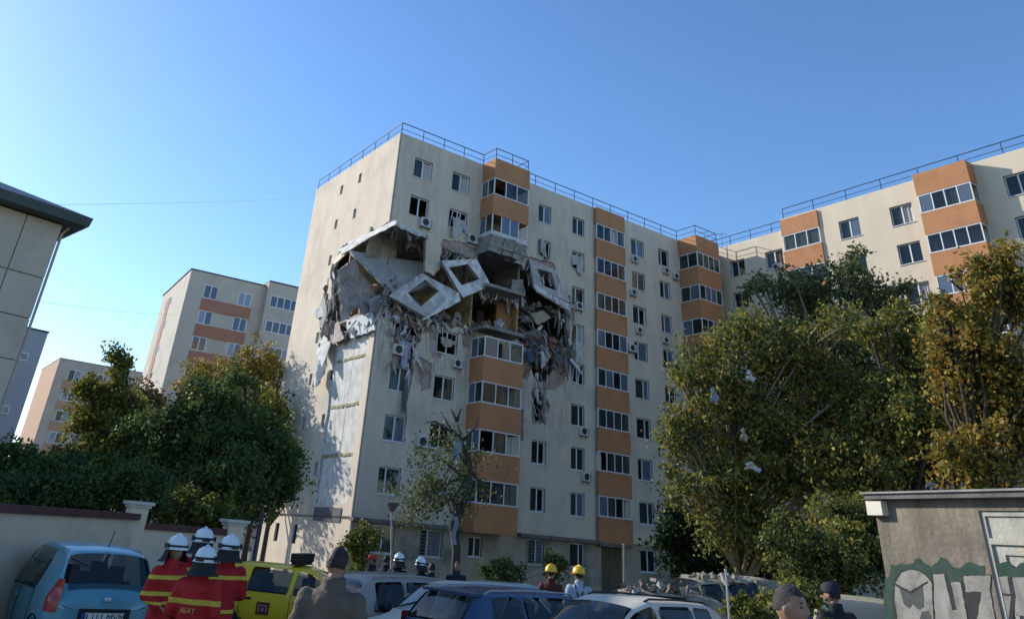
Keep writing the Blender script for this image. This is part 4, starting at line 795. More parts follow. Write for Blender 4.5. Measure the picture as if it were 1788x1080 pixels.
# right hand trees
RT = [('tree', 'big yellow green tree nearest the damaged front, hiding its right end', gb_(1290, 31), [L(1240,640,31,1.3,1.4,1.3), L(1300,585,31,1.7,1.7,1.3), L(1370,620,31,1.5,1.6,1.5), L(1215,745,30.5,1.1,1.3,1.2), L(1290,720,30.5,1.9,1.8,1.5), L(1380,740,31,1.7,1.7,1.7), L(1270,830,30.5,1.8,1.6,1.1), L(1390,840,30.5,1.7,1.6,1.3), L(1360,920,30.5,1.5,1.4,.9), L(1185,780,30.5,.55,.6,.5), L(1250,900,30,1.2,1.2,.8), L(1310,930,30,1.2,1.2,.8), L(1430,660,30.5,1.2,1.2,1.4), L(1440,800,30.5,1.2,1.2,1.2), L(1200,660,30.5,.7,.7,.8), L(1180,720,30.5,.6,.6,.6), L(1190,850,30,.7,.7,.6), L(1470,560,31.5,1.0,1.1,1.0), L(1480,720,30.5,1.3,1.2,1.4)], 1300, 26, .15, L_mx, (.5,.30), .2, mat('bark_sunlit', (.30,.25,.17), (.20,.165,.11), scale=6, bump=.4, streak=.6), .36),
 ('tree', 'tall sparse dark green tree rising against the wing balconies', gb_(1470, 37), [L(1430,520,37,1.7,1.7,1.6), L(1390,510,37,1.3,1.4,.9), L(1470,470,37,1.0,1.1,1.0), L(1510,530,37,1.8,1.8,1.3), L(1550,510,37,.9,1,.7), L(1470,620,37,2.2,2,2), L(1545,650,37,1.9,1.9,2.2), L(1480,740,36.5,2.3,2,1.9), L(1330,500,37.5,.8,.8,.55), L(1600,590,36,1.6,1.6,1.6), L(1660,650,34,1.6,1.6,1.8), L(1640,760,33,1.8,1.6,1.6)], 560, 32, .19, L_gr, (.5,.28), .2, barkg, .42),
 ('tree', 'mid green tree with yellow patches behind the graffiti shed', gb_(1590, 28), [L(1560,740,28,1.8,1.7,1.5), L(1620,640,28,1.5,1.5,1.6), L(1640,800,27.5,1.9,1.6,1.1), L(1520,830,28,1.5,1.4,1.0), L(1590,560,28,1.0,1.1,1.1), L(1480,930,27,1.3,1.3,1.2), L(1545,680,28,1.2,1,1.1), L(1440,800,28,.9,1,1.0), L(1600,720,27.5,1.5,1.3,1.3), L(1660,720,26.5,1.1,1.1,1.2), L(1530,590,28.5,.9,.9,.9)], 1000, 30, .14, L_mx, (.48,.32), .2, bark, .33),
 ('tree', 'golden brown autumn tree at the right edge above the shed', gb_(1740, 21), [L(1730,470,21,.75,.9,.75), L(1765,520,21,1.0,1,1.1), L(1690,560,21,.8,.9,.9), L(1740,640,20.5,1.1,1.1,1.3), L(1680,670,21,.75,.8,.9), L(1780,740,20.5,.9,1,1.1), L(1700,790,20.5,1.1,1,.8), L(1640,540,21,.35,.4,.4), L(1660,610,21,.5,.5,.5)], 680, 34, .125, L_au, (.5,.28), .16, bark, .27)]
for n_, lab, b_, lob, nc, per, sz, m_, tn, tr, bk, sp_ in RT: tree(n_, lab, 'tree', b_, lob, nc, per, sz, m_, sp_, tn, tr, bk, None, .4, None, 1, .5)
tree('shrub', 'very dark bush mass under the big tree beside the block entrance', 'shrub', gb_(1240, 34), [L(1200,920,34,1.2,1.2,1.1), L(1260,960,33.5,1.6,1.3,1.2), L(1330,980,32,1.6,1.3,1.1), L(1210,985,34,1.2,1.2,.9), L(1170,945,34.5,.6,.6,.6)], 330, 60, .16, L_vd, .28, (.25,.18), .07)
tree('shrub', 'dark bush between the big tree and the shed', 'shrub', gb_(1440, 22), [L(1400,975,22,1.1,1,.9), L(1470,970,21.5,1.1,1,1.0), L(1510,920,22,.8,.8,.9)], 260, 95, .09, L_mx, .24, (.3,.25), .06)
tree('shrub', 'small yellow green bush beside the pale post', 'shrub', gb_(1315, 10.5), [L(1310,1075,10.5,.25,.25,.22), L(1395,1045,11.5,.22,.25,.2), L(1345,1070,11,.2,.2,.2)], 70, 30, .06, L_yg, .08, (.5,.3), .015)
tree('shrub', 'straggly bush against the ground floor corner by the lamp', 'shrub', gb_(640, 41), [L(637,940,41,.7,.6,.9), L(625,975,41,.6,.6,.6)], 60, 40, .14, L_yg, .25, (.35,.25), .04)
tree('shrub', 'thin dark bush below the ground floor wall right of the street tree', 'shrub', gb_(885, 36), [L(885,995,36,.8,.7,.45), L(865,1000,36,.5,.5,.4), L(975,985,36,.5,.5,.35)], 80, 40, .13, L_dk, .2, (.5,.3), .03)
# things the blast threw into the big tree
for px, py, Y, w_, h_, m, lab, nm in ((1312,817,28.9,.55,.22,'dusty_white','pale crumpled sheet lying across a branch low in the big tree','sheet'),(1245,693,29.2,.28,.5,'cloth_blue_white','bluish cloth hanging in the left of the big tree','cloth'),(1308,660,29.1,.3,.35,'dusty_white','white rag hanging high in the middle of the big tree','cloth'),(1297,762,29,.25,.4,'beige_blind','tan scrap hanging low left of the centre of the big tree','cloth')):
    m_ = MATS.get(m) or mat(m, (.33,.32,.28), (.26,.25,.22), scale=3)
    o = MB().grid(lambda a, b: ((a-.5)*w_+.07*math.sin(b*6), -.1-.12*math.sin(a*5+b*3), (.5-b)*h_+.1*math.sin(a*4)), 6, 6).build(nm, m_, None, Matrix.Translation(at(px, py, Y)), smooth=True); tag(o, lab, 'debris', 'things blown into the trees')
# rubble on the ground and a heap in front of the entrance
gr = MB()
for _ in range(900):
    px = random.uniform(930, 1330); Y = random.uniform(19.5, 28); x = at(px, 1000, Y).x; hgt = .9*math.exp(-((px-1180)/90)**2)+.7*math.exp(-((px-1050)/50)**2)+.15
    s = random.uniform(.08, .32); gr.chunk((x, Y, gz(x, Y)+random.random()*hgt), (s*random.uniform(.7,1.8), s, s*random.uniform(.3,.9)), random.choice((0,0,1,1,2,3)))
gr.build('rubble', [debr, mat('brown_rubble', (.17,.125,.09), (.11,.085,.065), scale=3, bump=.4), brickred, soot], None, kind='stuff')
# ------------------------------------------------------------------ cars
def paintm(name, c, rough=.3, dusty=None, met=.15):
    return mat(name, c, dusty or tuple(k*.85 for k in c), scale=1.6, rough=rough, metal=met, coat=.0 if dusty else .25, lo=.4, hi=.75, detail=8, spec=.5)
tyre_m = mat('tyre_rubber', (.018,.018,.019), (.03,.03,.03), scale=8, rough=.9); rim_m = mat('wheel_rim', (.38,.39,.40), rough=.35, metal=.8)
trim = mat('black_trim', (.015,.015,.016), rough=.55); cg = glass('car_glass', (.02,.028,.032), .5, .03); cgd = glass('car_glass_dusty', (.17,.185,.17), .12, .35)
red_l = mat('red_lamp_lens', (.36,.012,.012), (.28,.01,.012), scale=6, rough=.25, spec=.6); clear_l = mat('clear_lamp_lens', (.55,.56,.55), rough=.15, metal=.3); seatm = mat('car_seat', (.05,.05,.052), rough=.9)
wl = MB(); wl.lathe([(.20,-.10),(.28,-.105),(.305,-.07),(.31,0),(.305,.07),(.28,.105),(.20,.10)], 22); tyre_me = wl.mesh('tyre', tyre_m, True)
rl = MB(); rl.lathe([(0,.085),(.05,.09),(.06,.07),(.17,.06),(.2,.095),(.205,.10)], 20)
for i in range(5):
    a = i*1.2566; rl.add([(.05*math.cos(a+.5),.05*math.sin(a+.5),.088),(.05*math.cos(a-.5),.05*math.sin(a-.5),.088),(.19*math.cos(a-.16),.19*math.sin(a-.16),.095),(.19*math.cos(a+.16),.19*math.sin(a+.16),.095)], [(0,1,2,3)])
rim_me = rl.mesh('rim', rim_m, False)
def car(label, name, pos, head, prof, Wd, pm, gm, group, sw, ws, rw, cat='car', rails=False, mirrors=True, plate=None, scale=1.04, tail=(.72, 1.02), wheelx=(1.2, -1.25), handles=True, tailm=None):
    """prof rows: x, sill z, belt z, top z, half width at belt, half width at roof edge; sw: side windows [(x0,x1 at belt, x0,x1 at top)]; ws/rw: (x at base, x at roof)"""
    t = thing(name, label, cat, (pos[0], pos[1], gz(pos[0], pos[1])), head, group)
    P = np.array(prof); xs = np.linspace(P[0,0], P[-1,0], 61); I = [np.interp(xs, P[:,0], P[:,j]) for j in range(6)]
    for j in range(1, 6):
        s = I[j].copy(); s[1:-1] = .25*I[j][:-2]+.5*I[j][1:-1]+.25*I[j][2:]; I[j] = s
    def S(x, tt):
        v = [float(np.interp(x, xs, I[j])) for j in range(1, 6)]; zb_, zt = v[1], v[2]
        return v[3]+(v[4]-v[3])*tt+.007, zb_+(zt-.07-zb_)*tt
    def T(x, s):
        v = [float(np.interp(x, xs, I[j])) for j in range(1, 6)]; return s*v[4]*.93, v[2]-.055*abs(s)**3+.0
    mb = MB(); secs = []
    for i, x in enumerate(xs):
        sl_, bl, tp, wb, wt = [I[j][i] for j in range(1, 6)]
        h = [(0, sl_), (wb*.86, sl_), (wb*1.0, sl_+.14), (wb*1.025, sl_+(bl-sl_)*.55), (wb*1.012, bl-.09), (wb, bl), (wb+(wt-wb)*.5, bl+(tp-.07-bl)*.5), (wt, tp-.07), (wt*.93, tp-.025), (wt*.6, tp), (0, tp+.008)]
        secs.append([(x, y, z) for y, z in h]+[(x, -y, z) for y, z in h[-2:0:-1]])
    n = len(secs[0])
    def cut(i, k):
        x = (xs[i]+xs[i+1])/2; k = min(k, n-1-k)
        if k in (5, 6): return any((a0+c0)/2 > x > (a1+c1)/2 for a0, a1, c0, c1 in [tuple((w+[0]*4)[:4]) if isinstance(w, list) else w for w in sw])
        if k >= 8: return ws[0] > x > ws[1]+.03 or rw[0]+.02 < x < rw[1]-.02
        return False
    mb.add([p for s in secs for p in s], [(i*n+k, i*n+(k+1)%n, (i+1)*n+(k+1)%n, (i+1)*n+k) for i in range(len(xs)-1) for k in range(n) if not cut(i, k)]+[tuple(range(n)), tuple(range(60*n, 61*n))[::-1]])
    b = mb.build('body', pm, t, smooth=True)
    md = b.modifiers.new('bev', 'SUBSURF'); md.levels = 1; md.render_levels = 1
    for s in (1, -1):
        for (a0, a1, c0, c1) in sw:
            MB().grid(lambda u, v: ((lambda x: (x, s*(S(x, .06+.86*v)[0]+.004), S(x, .06+.86*v)[1]))((a0+(a1-a0)*u)*(1-v)+(c0+(c1-c0)*u)*v)), 6, 5).build('side_window', gm, t, smooth=True)
            MB().tube([(x, s*(S(x, .02)[0]+.004), S(x, .02)[1]) for x in (a0-.02, (a0+a1)/2, a1+.02)], .014, 4).build('window_trim', trim, t)
            if handles and abs(a1-a0) > .6: x = min(a0, a1)+.14; y, z = S(x, 0); MB().box(x-.09, x+.09, s*(y+.0)-.02, s*(y+.0)+.035, z-.16, z-.12).build('door_handle', trim if handles == 'dark' else pm, t)
        y, z = S(ws[0]-.18, .1); 
        if mirrors:
            m_ = MB(); m_.lathe([(0,-.09),(.07,-.07),(.095,0),(.07,.07),(0,.085)], 10, 0, (ws[0]-.12, s*(y+.13), z+.06), .75, 1.15); m_.tube([(ws[0]-.12, s*(y-.02), z), (ws[0]-.12, s*(y+.1), z+.04)], .02, 5); m_.build('mirror', trim, t, smooth=True)
        xr = P[0,0]; yb = float(np.interp(xr+.16, xs, I[4]))
        def lampf(u, v):
            x = xr+.012+.2*u; z = tail[0]+(tail[1]-tail[0])*v; q = [float(np.interp(x, xs, I[j])) for j in range(1, 6)]
            y = q[3]*1.018 if z < q[1] else q[3]+(q[4]-q[3])*min(1, (z-q[1])/max(.05, q[2]-.07-q[1]))
            return (x-.012, s*(y+.008), z)
        MB().grid(lampf, 5, 7).build('tail_light', tailm or red_l, t, smooth=True)
        MB().lathe([(0,-.11),(.09,-.09),(.12,0),(.09,.09),(0,.11)], 10, 0, (P[-1,0]-.13, s*(yb-.18), .70), 1.1, 1.5).build('headlight', clear_l, t, smooth=True)
        for wx in wheelx:
            mx = Matrix.Translation((wx, s*(float(np.interp(wx, xs, I[4]))-.08), .31)) @ Matrix.Rotation(R(-90*s), 4, 'X')
            MB().lathe([(.0,.078),(.345,.078),(.365,.115),(.36,.118)], 24).build('wheel_arch', trim, t, mx)
            w_ = link('wheel', tyre_me, t, mx @ Matrix.Translation((0,0,.03))); link('rim', rim_me, w_)
        if rails: MB().tube([(rails[0], s*(T(rails[0], .9)[0]), T(rails[0], .9)[1]+.02), (rails[0]+.12, s*T(rails[0]+.12, .9)[0], T(rails[0]+.12, .9)[1]+.05), ((rails[0]+rails[1])/2, s*T((rails[0]+rails[1])/2, .9)[0], T((rails[0]+rails[1])/2, .9)[1]+.05), (rails[1]-.12, s*T(rails[1]-.12, .9)[0], T(rails[1]-.12, .9)[1]+.05), (rails[1], s*T(rails[1], .9)[0], T(rails[1], .9)[1]+.02)], .015, 6).build('roof_rail', rails[2], t)
    MB().grid(lambda u, v: ((lambda x, q: (x+.004, q[0], q[1]+.010))(ws[0]+(ws[1]-ws[0])*v, T(ws[0]+(ws[1]-ws[0])*v, (u-.5)*1.9*.96))), 10, 8).build('windscreen', gm, t, smooth=True)
    MB().grid(lambda u, v: ((lambda x, q: (x-.014, q[0], q[1]+.010))(rw[0]+(rw[1]-rw[0])*v, T(rw[0]+(rw[1]-rw[0])*v, (u-.5)*1.9*.94))), 10, 8).build('rear_window', gm, t, smooth=True)
    for sx in (.25, -.75):
        for y in (.33, -.33): cb = MB(); cb.box(sx-.1, sx+.02, y-.22, y+.22, .5, 1.05); cb.box(sx-.06, sx+.0, y-.11, y+.11, 1.04, 1.24); cb.build('seat', seatm, t)
    MB().box(P[0,0]+.35, ws[0]-.25, -.62, .62, .45, .60).build('cabin_floor', seatm, t); MB().box(ws[0]-.45, ws[0]-.05, -.62, .62, .70, .88).build('dashboard', seatm, t)
    for s in (1, -1):
        for xd in sorted({w_[1]-.02 for w_ in sw[:2]}): k_ = [float(np.interp(xd, xs, I[j])) for j in range(1, 6)]; MB().tube([(xd, s*(k_[3]+.001), k_[1]), (xd, s*(k_[3]*1.012+.001), k_[1]-.09), (xd, s*(k_[3]*1.025+.001), k_[0]+(k_[1]-k_[0])*.55), (xd, s*(k_[3]+.001), k_[0]+.14)], .006, 4).build('door_gap', trim, t)
    wip = MB(); x0, x1 = ws[0]-.03, ws[0]-.12
    for y in (.1, -.5): q = T(x0, y/.7); q2 = T(x1-.08, (y+.45)/.75); wip.tube([(x0, y, q[1]+.035), (x1-.08, y+.45, q2[1]+.03)], .012, 4)
    wip.build('wipers', trim, t)
    if plate:
        x = P[0,0]-.03; pl = MB().box(x-.012, x, -.26, .26, plate[1]-.055, plate[1]+.055).build('number_plate', mat('plate_white', (.62,.62,.58), rough=.5), t)
        link('plate_lettering', text_mesh(plate[0], .115, trim), pl, Matrix.Translation((x-.014, 0, plate[1])) @ Matrix(((0,0,-1),(-1,0,0),(0,1,0))).to_4x4())
        MB().box(x-.012, x-.0005, .262, .30, plate[1]-.055, plate[1]+.055).build('plate_band', mat('plate_blue', (.03,.06,.30)), t)
        MB().box(x+.002, x+.02, -.34, .34, plate[1]-.09, plate[1]+.10).build('plate_recess', trim, t)
    if scale != 1: t.scale = (scale,)*3
    return t
def hatch(l=3.6, h=1.48, belt=.92, w_=.74, wt=.56, hood=.92, tail_=.98):
    r, f = -l/2, l/2
    return [(r,.34,.80,.84,w_*.80,.60),(r+.06,.26,belt,tail_,w_*.93,w_*.86),(r+.16,.22,belt,tail_+.16,w_*.97,wt*1.12),(r+.42,.2,belt,h-.06,w_,wt*1.0),(r+.75,.2,belt,h,w_,wt),(.15,.2,belt-.01,h,w_,wt),(.55,.2,belt-.02,h-.09,w_,wt),(1.02,.2,belt-.05,hood+.12,w_,w_*.82),(1.2,.2,belt-.07,hood,w_*.99,w_*.84),(f-.35,.22,.80,hood-.12,w_*.95,w_*.78),(f-.08,.3,.68,.72,w_*.82,w_*.62),(f,.36,.58,.62,w_*.68,w_*.5)]
def estate(l=4.5, h=1.47, belt=.93, w_=.86, wt=.62, hood=.95):
    r, f = -l/2, l/2
    return [(r,.36,.82,.86,w_*.84,.66),(r+.06,.27,belt,1.0,w_*.93,w_*.84),(r+.34,.22,belt,h-.12,w_*.98,wt*1.02),(r+.55,.2,belt,h-.03,w_,wt),(r+1.2,.2,belt,h,w_,wt),(.2,.2,belt-.02,h,w_,wt),(.62,.2,belt-.03,h-.10,w_,wt),(1.2,.2,belt-.06,hood+.07,w_,w_*.82),(1.42,.2,belt-.08,hood-.01,w_,w_*.84),(f-.4,.22,.82,hood-.12,w_*.95,w_*.78),(f-.1,.3,.7,.74,w_*.82,w_*.62),(f,.36,.6,.64,w_*.68,w_*.5)]
swh = [(.92,.06,.52,.08),(.0,-.82,.02,-.80),(-.9,-1.40,-.88,-1.30)]
def cpos(px, Y): return (at(px, 1000, Y).x, Y)
def anc(px, Y, lx, ly, deg):      # where the car stands so that its point (lx, ly) is seen at px
    c_, s_ = math.cos(R(deg)), math.sin(R(deg)); return (at(px, 1000, Y).x-(lx*c_-ly*s_)*1.04, Y-(lx*s_+ly*c_)*1.04)
G = 'cars parked in the rows in front of the block'
blue_p = paintm('paint_sky_blue', (.10,.28,.345), .3)
c = car('light blue small hatchback seen from behind at the left edge', 'parked_car', (-5.75, 14.9), R(90+36), hatch(3.55, 1.50, .93, .75, .58), .75, blue_p, cg, G, [(.92,.06,.50,.08),(.0,-.80,.02,-.80)], (1.02,.50), (-1.69,-1.36), plate=('B 111 MVM', .69), tail=(.74,1.12), scale=1.09)
MB().lathe([(0,-.03),(.045,-.02),(.05,.0),(.045,.02),(0,.03)], 10, 0, (-1.80, 0, .90), .5, 1).build('badge', clear_l, c)
MB().tube([(-1.2,0,1.5),(-1.32,0,1.72)], .008, 4).build('aerial', trim, c)
yel = paintm('paint_taxi_yellow', (.86,.52,.012), .42)
c = car('yellow taxi with dark roof sign behind the firefighters', 'taxi', (-2.75, 20.3), R(-8), hatch(3.9, 1.46, .95, .79, .58), .79, yel, cg, G, [(.98,.10,.60,.12),(.0,-1.0,.02,-.82)], (1.05,.52), (-1.84,-1.5), handles='dark')
rs = MB(); rs.box(-.12,.12,-.55,.55,1.53,1.70); rs.box(-.10,.10,-.5,.5,1.475,1.529); rs.build('roof_sign', trim, c)
for s in (-1, 1):
    MB().box(-.62,-.34,s*.80-.022,s*.80+.012,.54,.76).build('door_emblem', mat('emblem_red', (.16,.03,.02), (.12,.02,.015), scale=8), c)
    e = MB(); q = s*.80+(.0135 if s > 0 else -.0235); e.box(-.58,-.38,q-.001,q+.001,.69,.715); e.box(-.58,-.55,q-.001,q+.001,.58,.689); e.box(-.41,-.38,q-.001,q+.001,.58,.689); e.box(-.51,-.45,q-.001,q+.001,.60,.66); e.build('emblem_mark', mat('emblem_pink', (.42,.2,.16)), c)
bronze = paintm('paint_bronze_grey', (.34,.27,.22), .5, (.27,.22,.18), .0)
car('bronze grey estate car with red tail light behind the man in the jacket', 'parked_car', (.07, 18.6), R(38), estate(4.4, 1.47), .86, bronze, cg, G, [(1.12,.12,.60,.14),(.05,-.88,.06,-.86),(-.95,-1.72,-.94,-1.5)], (1.24,.62), (-2.12,-1.78), rails=(-1.6,.3,bronze), tail=(.78,1.06))
beigep = paintm('paint_dusty_champagne', (.56,.48,.33), .6, (.44,.38,.27), .0)
car('dust covered champagne hatchback with a clouded windscreen', 'parked_car', (.87, 16.75), R(218), hatch(3.9, 1.46, .93, .82, .60), .82, beigep, cgd, G, swh, (1.12,.45), (-1.84,-1.5))
navy = paintm('paint_navy_blue', (.035,.065,.13), .25)
c = car('navy blue estate car with roof rails and a rear spoiler', 'parked_car', (2.05, 15.3), R(38), estate(4.5, 1.46), .86, navy, cg, G, [(1.12,.12,.60,.14),(.05,-.88,.06,-.86),(-.95,-1.72,-.94,-1.5)], (1.24,.62), (-2.16,-1.8), rails=(-1.6,.4,mat('rail_bright', (.55,.56,.57), rough=.3, metal=.7)), tail=(.78,1.06))
MB().box(-1.95,-1.68,-.58,.58,1.37,1.405).build('spoiler', navy, c)
silv = paintm('paint_pale_silver', (.66,.58,.46), .5, (.54,.47,.37), .0)
car('pale silver hatchback nearest the camera with black roof rails', 'parked_car', (3.30, 13.9), R(220), estate(4.1, 1.50, .95, .83, .62), .83, silv, cg, G, [(1.05,.10,.56,.12),(.02,-.86,.04,-.84),(-.92,-1.42,-.90,-1.30)], (1.22,.55), (-1.96,-1.62), rails=(-1.5,.2,trim))
# cars wrecked or buried in dust
dusty = mat('thick_brown_dust', (.30,.27,.20), (.22,.195,.145), scale=2.5, bump=.5, c3=(.38,.35,.24), s3=1.5)
wk = car('wrecked dust covered car with a crushed roof beside the leaning pole', 'wrecked_car', cpos(1232, 21.5), R(195), [(x, a, b, z-(.12*math.exp(-((x-.0)/.7)**2)), d, e) for x, a, b, z, d, e in hatch(3.8, 1.46, .92, .8, .58)], .8, dusty, cg, 'wrecked cars in the rubble', [(.92,.06,.50,.08),(.0,-.80,.02,-.80)], (1.02,.5), (-1.69,-1.36), scale=1.18, mirrors=False, handles=False)
wk.location.z += .42
sl_ = MB()
for _ in range(160):
    x = random.uniform(-1.7, 1.7); sl_.chunk((x, random.uniform(-.6,.6), (1.27 if -1.2 < x < .4 else .92)+random.uniform(0,.12)), (random.uniform(.06,.26), random.uniform(.05,.2), random.uniform(.03,.1)), random.choice((0,1,1)))
sl_.build('debris_layer', [debr, dusty], wk, kind='stuff')
car('dusty beige car under leaves between the policeman and the shed', 'parked_car', (8.85, 17.3), R(62), hatch(3.7, 1.80, 1.12, .82, .68), 0.78, mat('dull_beige_paint', (.36,.32,.235), (.27,.24,.175), scale=2, bump=.25, c3=(.22,.21,.09), s3=2), cgd, G, [(.92,.06,.52,.08),(.0,-.82,.02,-.80)], (1.02,.5), (-1.69,-1.36), mirrors=False, scale=1.04)
car('pale turquoise car half hidden behind the yellow helmeted rescuers', 'parked_car', cpos(915, 24), R(10), hatch(3.7, 1.45, .92, .78, .58), .78, paintm('paint_turquoise', (.25,.36,.38), .35), cg, G, swh, (1.02,.5), (-1.69,-1.36))
wk2 = car('low dusty brown car flattened under rubble behind the pale hatchback', 'wrecked_car', cpos(1120, 21), R(170), [(x, a*.9, b*.9, z*.86, d, e) for x, a, b, z, d, e in hatch(3.8, 1.44, .92, .8, .58)], .8, mat('brown_dust_paint', (.19,.145,.105), (.30,.26,.20), scale=2, bump=.4), cg, 'wrecked cars in the rubble', [(.92,.06,.50,.08),(.0,-.80,.02,-.80)], (1.02,.5), (-1.69,-1.36), scale=1.18, mirrors=False, handles=False)
wk2.location.z += .2
s2 = MB()
for _ in range(110): x = random.uniform(-1.6, 1.6); s2.chunk((x, random.uniform(-.6,.6), (1.2 if -1.2 < x < .4 else .82)+random.uniform(0,.1)), (random.uniform(.06,.3), random.uniform(.05,.22), random.uniform(.03,.12)), random.choice((0,1,1)))
s2.build('debris_layer', [debr, MATS['brown_rubble']], wk2, kind='stuff')
tag(MB().box(-.7,.7,-.2,.2,-.04,.04).build('plank', mat('grey_plank', (.22,.215,.2), (.15,.145,.135), scale=4, streak=.2), None, Matrix.Translation(at(1180,1017,25)) @ Matrix.Rotation(R(3), 4, 'Y') @ Matrix.Rotation(R(8), 4, 'Z')), 'long grey board lying across the rubble in the dark under the trees', 'board')
# ------------------------------------------------------------------ people
skin_m = mat('skin', (.31,.175,.12), (.26,.14,.095), scale=9, rough=.55); hair_m = mat('dark_hair', (.012,.009,.007), (.022,.017,.014), scale=20, rough=.6); eye_m = mat('eye_dark', (.03,.02,.015), rough=.2); lip_m = mat('lips', (.27,.11,.09), rough=.5); eyew = mat('eye_white', (.55,.52,.5), rough=.3)
shoe_m = mat('black_boot', (.02,.02,.02), rough=.5)
def head_geo(c, yaw=0, pitch=0):
    bm = bmesh.new(); bmesh.ops.create_icosphere(bm, subdivisions=4, radius=1)
    def g(p, q, s): d = p-Vector(q).normalized(); return math.exp(-d.length_squared/(s*s))
    for v in bm.verts:
        p = v.co.normalized(); x, y, z = p; k = max(0, -z)
        d = .036*g(p,(1,0,-.16),.12)+.016*g(p,(1,0,.05),.12)+.007*g(p,(1,.3,.2),.2)+.007*g(p,(1,-.3,.2),.2)-.012*g(p,(.92,.36,.03),.16)-.012*g(p,(.92,-.36,.03),.16)+.008*g(p,(.8,.5,-.2),.25)+.008*g(p,(.8,-.5,-.2),.25)+.010*g(p,(1,0,-.62),.22)-.005*g(p,(1,0,-.36),.09)+.004*g(p,(1,0,-.44),.1)
        d += .02*g(p,(.05,1,-.08),.14)+.02*g(p,(.05,-1,-.08),.14)
        X = x*(.098 if x > 0 else .100*(1-.35*k)); Y = y*.077*(1-.28*k*k); Z_ = z*(.118 if z > 0 else .122)
        v.co = Vector((X, Y, Z_))+p*d
    M_ = Matrix.Translation(c) @ Matrix.Rotation(yaw, 4, 'Z') @ Matrix.Rotation(pitch, 4, 'Y')
    bm.verts.index_update(); vs = [M_ @ v.co for v in bm.verts]; fs = [tuple(v.index for v in f.verts) for f in bm.faces]; bm.free(); return vs, fs, M_
def hand(mb, wrist, d, nrm, curl=.5, side=1):
    d = Vector(d).normalized(); nrm = Vector(nrm).normalized(); sd_ = d.cross(nrm)*side; w0 = Vector(wrist)
    mb.tube([w0, w0+d*.03], [.026,.030], 8)
    vs = []
    for t, hw, th in ((.0,.026,.018),(.04,.038,.016),(.09,.042,.012)):
        vs += [w0+d*t+sd_*a*hw+nrm*b*th for a, b in ((-1,-.5),(-.5,-1),(.5,-1),(1,-.5),(1,.5),(.5,1),(-.5,1),(-1,.5))]
    mb.add(vs, [(i*8+k, i*8+(k+1)%8, (i+1)*8+(k+1)%8, (i+1)*8+k) for i in range(2) for k in range(8)]+[tuple(range(8)), tuple(range(16,24))])
    for j, (o_, l) in enumerate(((-.032,.068),(-.011,.078),(.011,.073),(.031,.056))):
        p = w0+d*.085+sd_*o_; pts = [p]; a = 0
        for sg in (.45,.32,.23): a += curl*(.9+.1*j); dd = d*math.cos(a)+nrm*math.sin(a); p = p+dd*l*sg; pts.append(p)
        mb.tube(pts, [.0098,.0092,.0085,.006], 7)
    p = w0+d*.03-sd_*.028; mb.tube([p, p+(d*.6-sd_*.7+nrm*.25)*.04, p+(d*.9-sd_*.6+nrm*.4)*.07], [.013,.0105,.007], 7)
def wjacket(name, c, c2, bands=None, yellow=(.56,.42,.05)):
    m = mat(name, c, c2, scale=5, rough=.8, bump=.35, bscale=11)
    if bands and not m.get('banded'):
        m['banded'] = 1; n = m.node_tree.nodes; L_ = m.node_tree.links; b = n['Principled BSDF']; old = b.inputs['Base Color'].links[0].from_socket
        tc = n.new('ShaderNodeTexCoord'); sx = n.new('ShaderNodeSeparateXYZ'); L_.new(tc.outputs['Object'], sx.inputs[0]); acc = None
        for lo, hi in bands:
            c_ = n.new('ShaderNodeMath'); c_.operation = 'COMPARE'; c_.inputs[1].default_value = (lo+hi)/2; c_.inputs[2].default_value = (hi-lo)/2; L_.new(sx.outputs[2], c_.inputs[0])
            if acc is None: acc = c_.outputs[0]
            else: mx = n.new('ShaderNodeMath'); mx.operation = 'MAXIMUM'; L_.new(acc, mx.inputs[0]); L_.new(c_.outputs[0], mx.inputs[1]); acc = mx.outputs[0]
        mx = n.new('ShaderNodeMix'); mx.data_type = 'RGBA'; L_.new(acc, mx.inputs[0]); L_.new(old, mx.inputs[6]); mx.inputs[7].default_value = (*yellow, 1); L_.new(mx.outputs[2], b.inputs['Base Color'])
    return m
ARMS = {'down': ((-.03,.255,1.14), (.03,.27,.89)), 'front': ((-.02,.27,1.15), (.22,.10,1.10)), 'bent': ((-.05,.28,1.14), (.15,.22,1.05)), 'hips': ((-.07,.36,1.16), (.05,.20,1.00))}
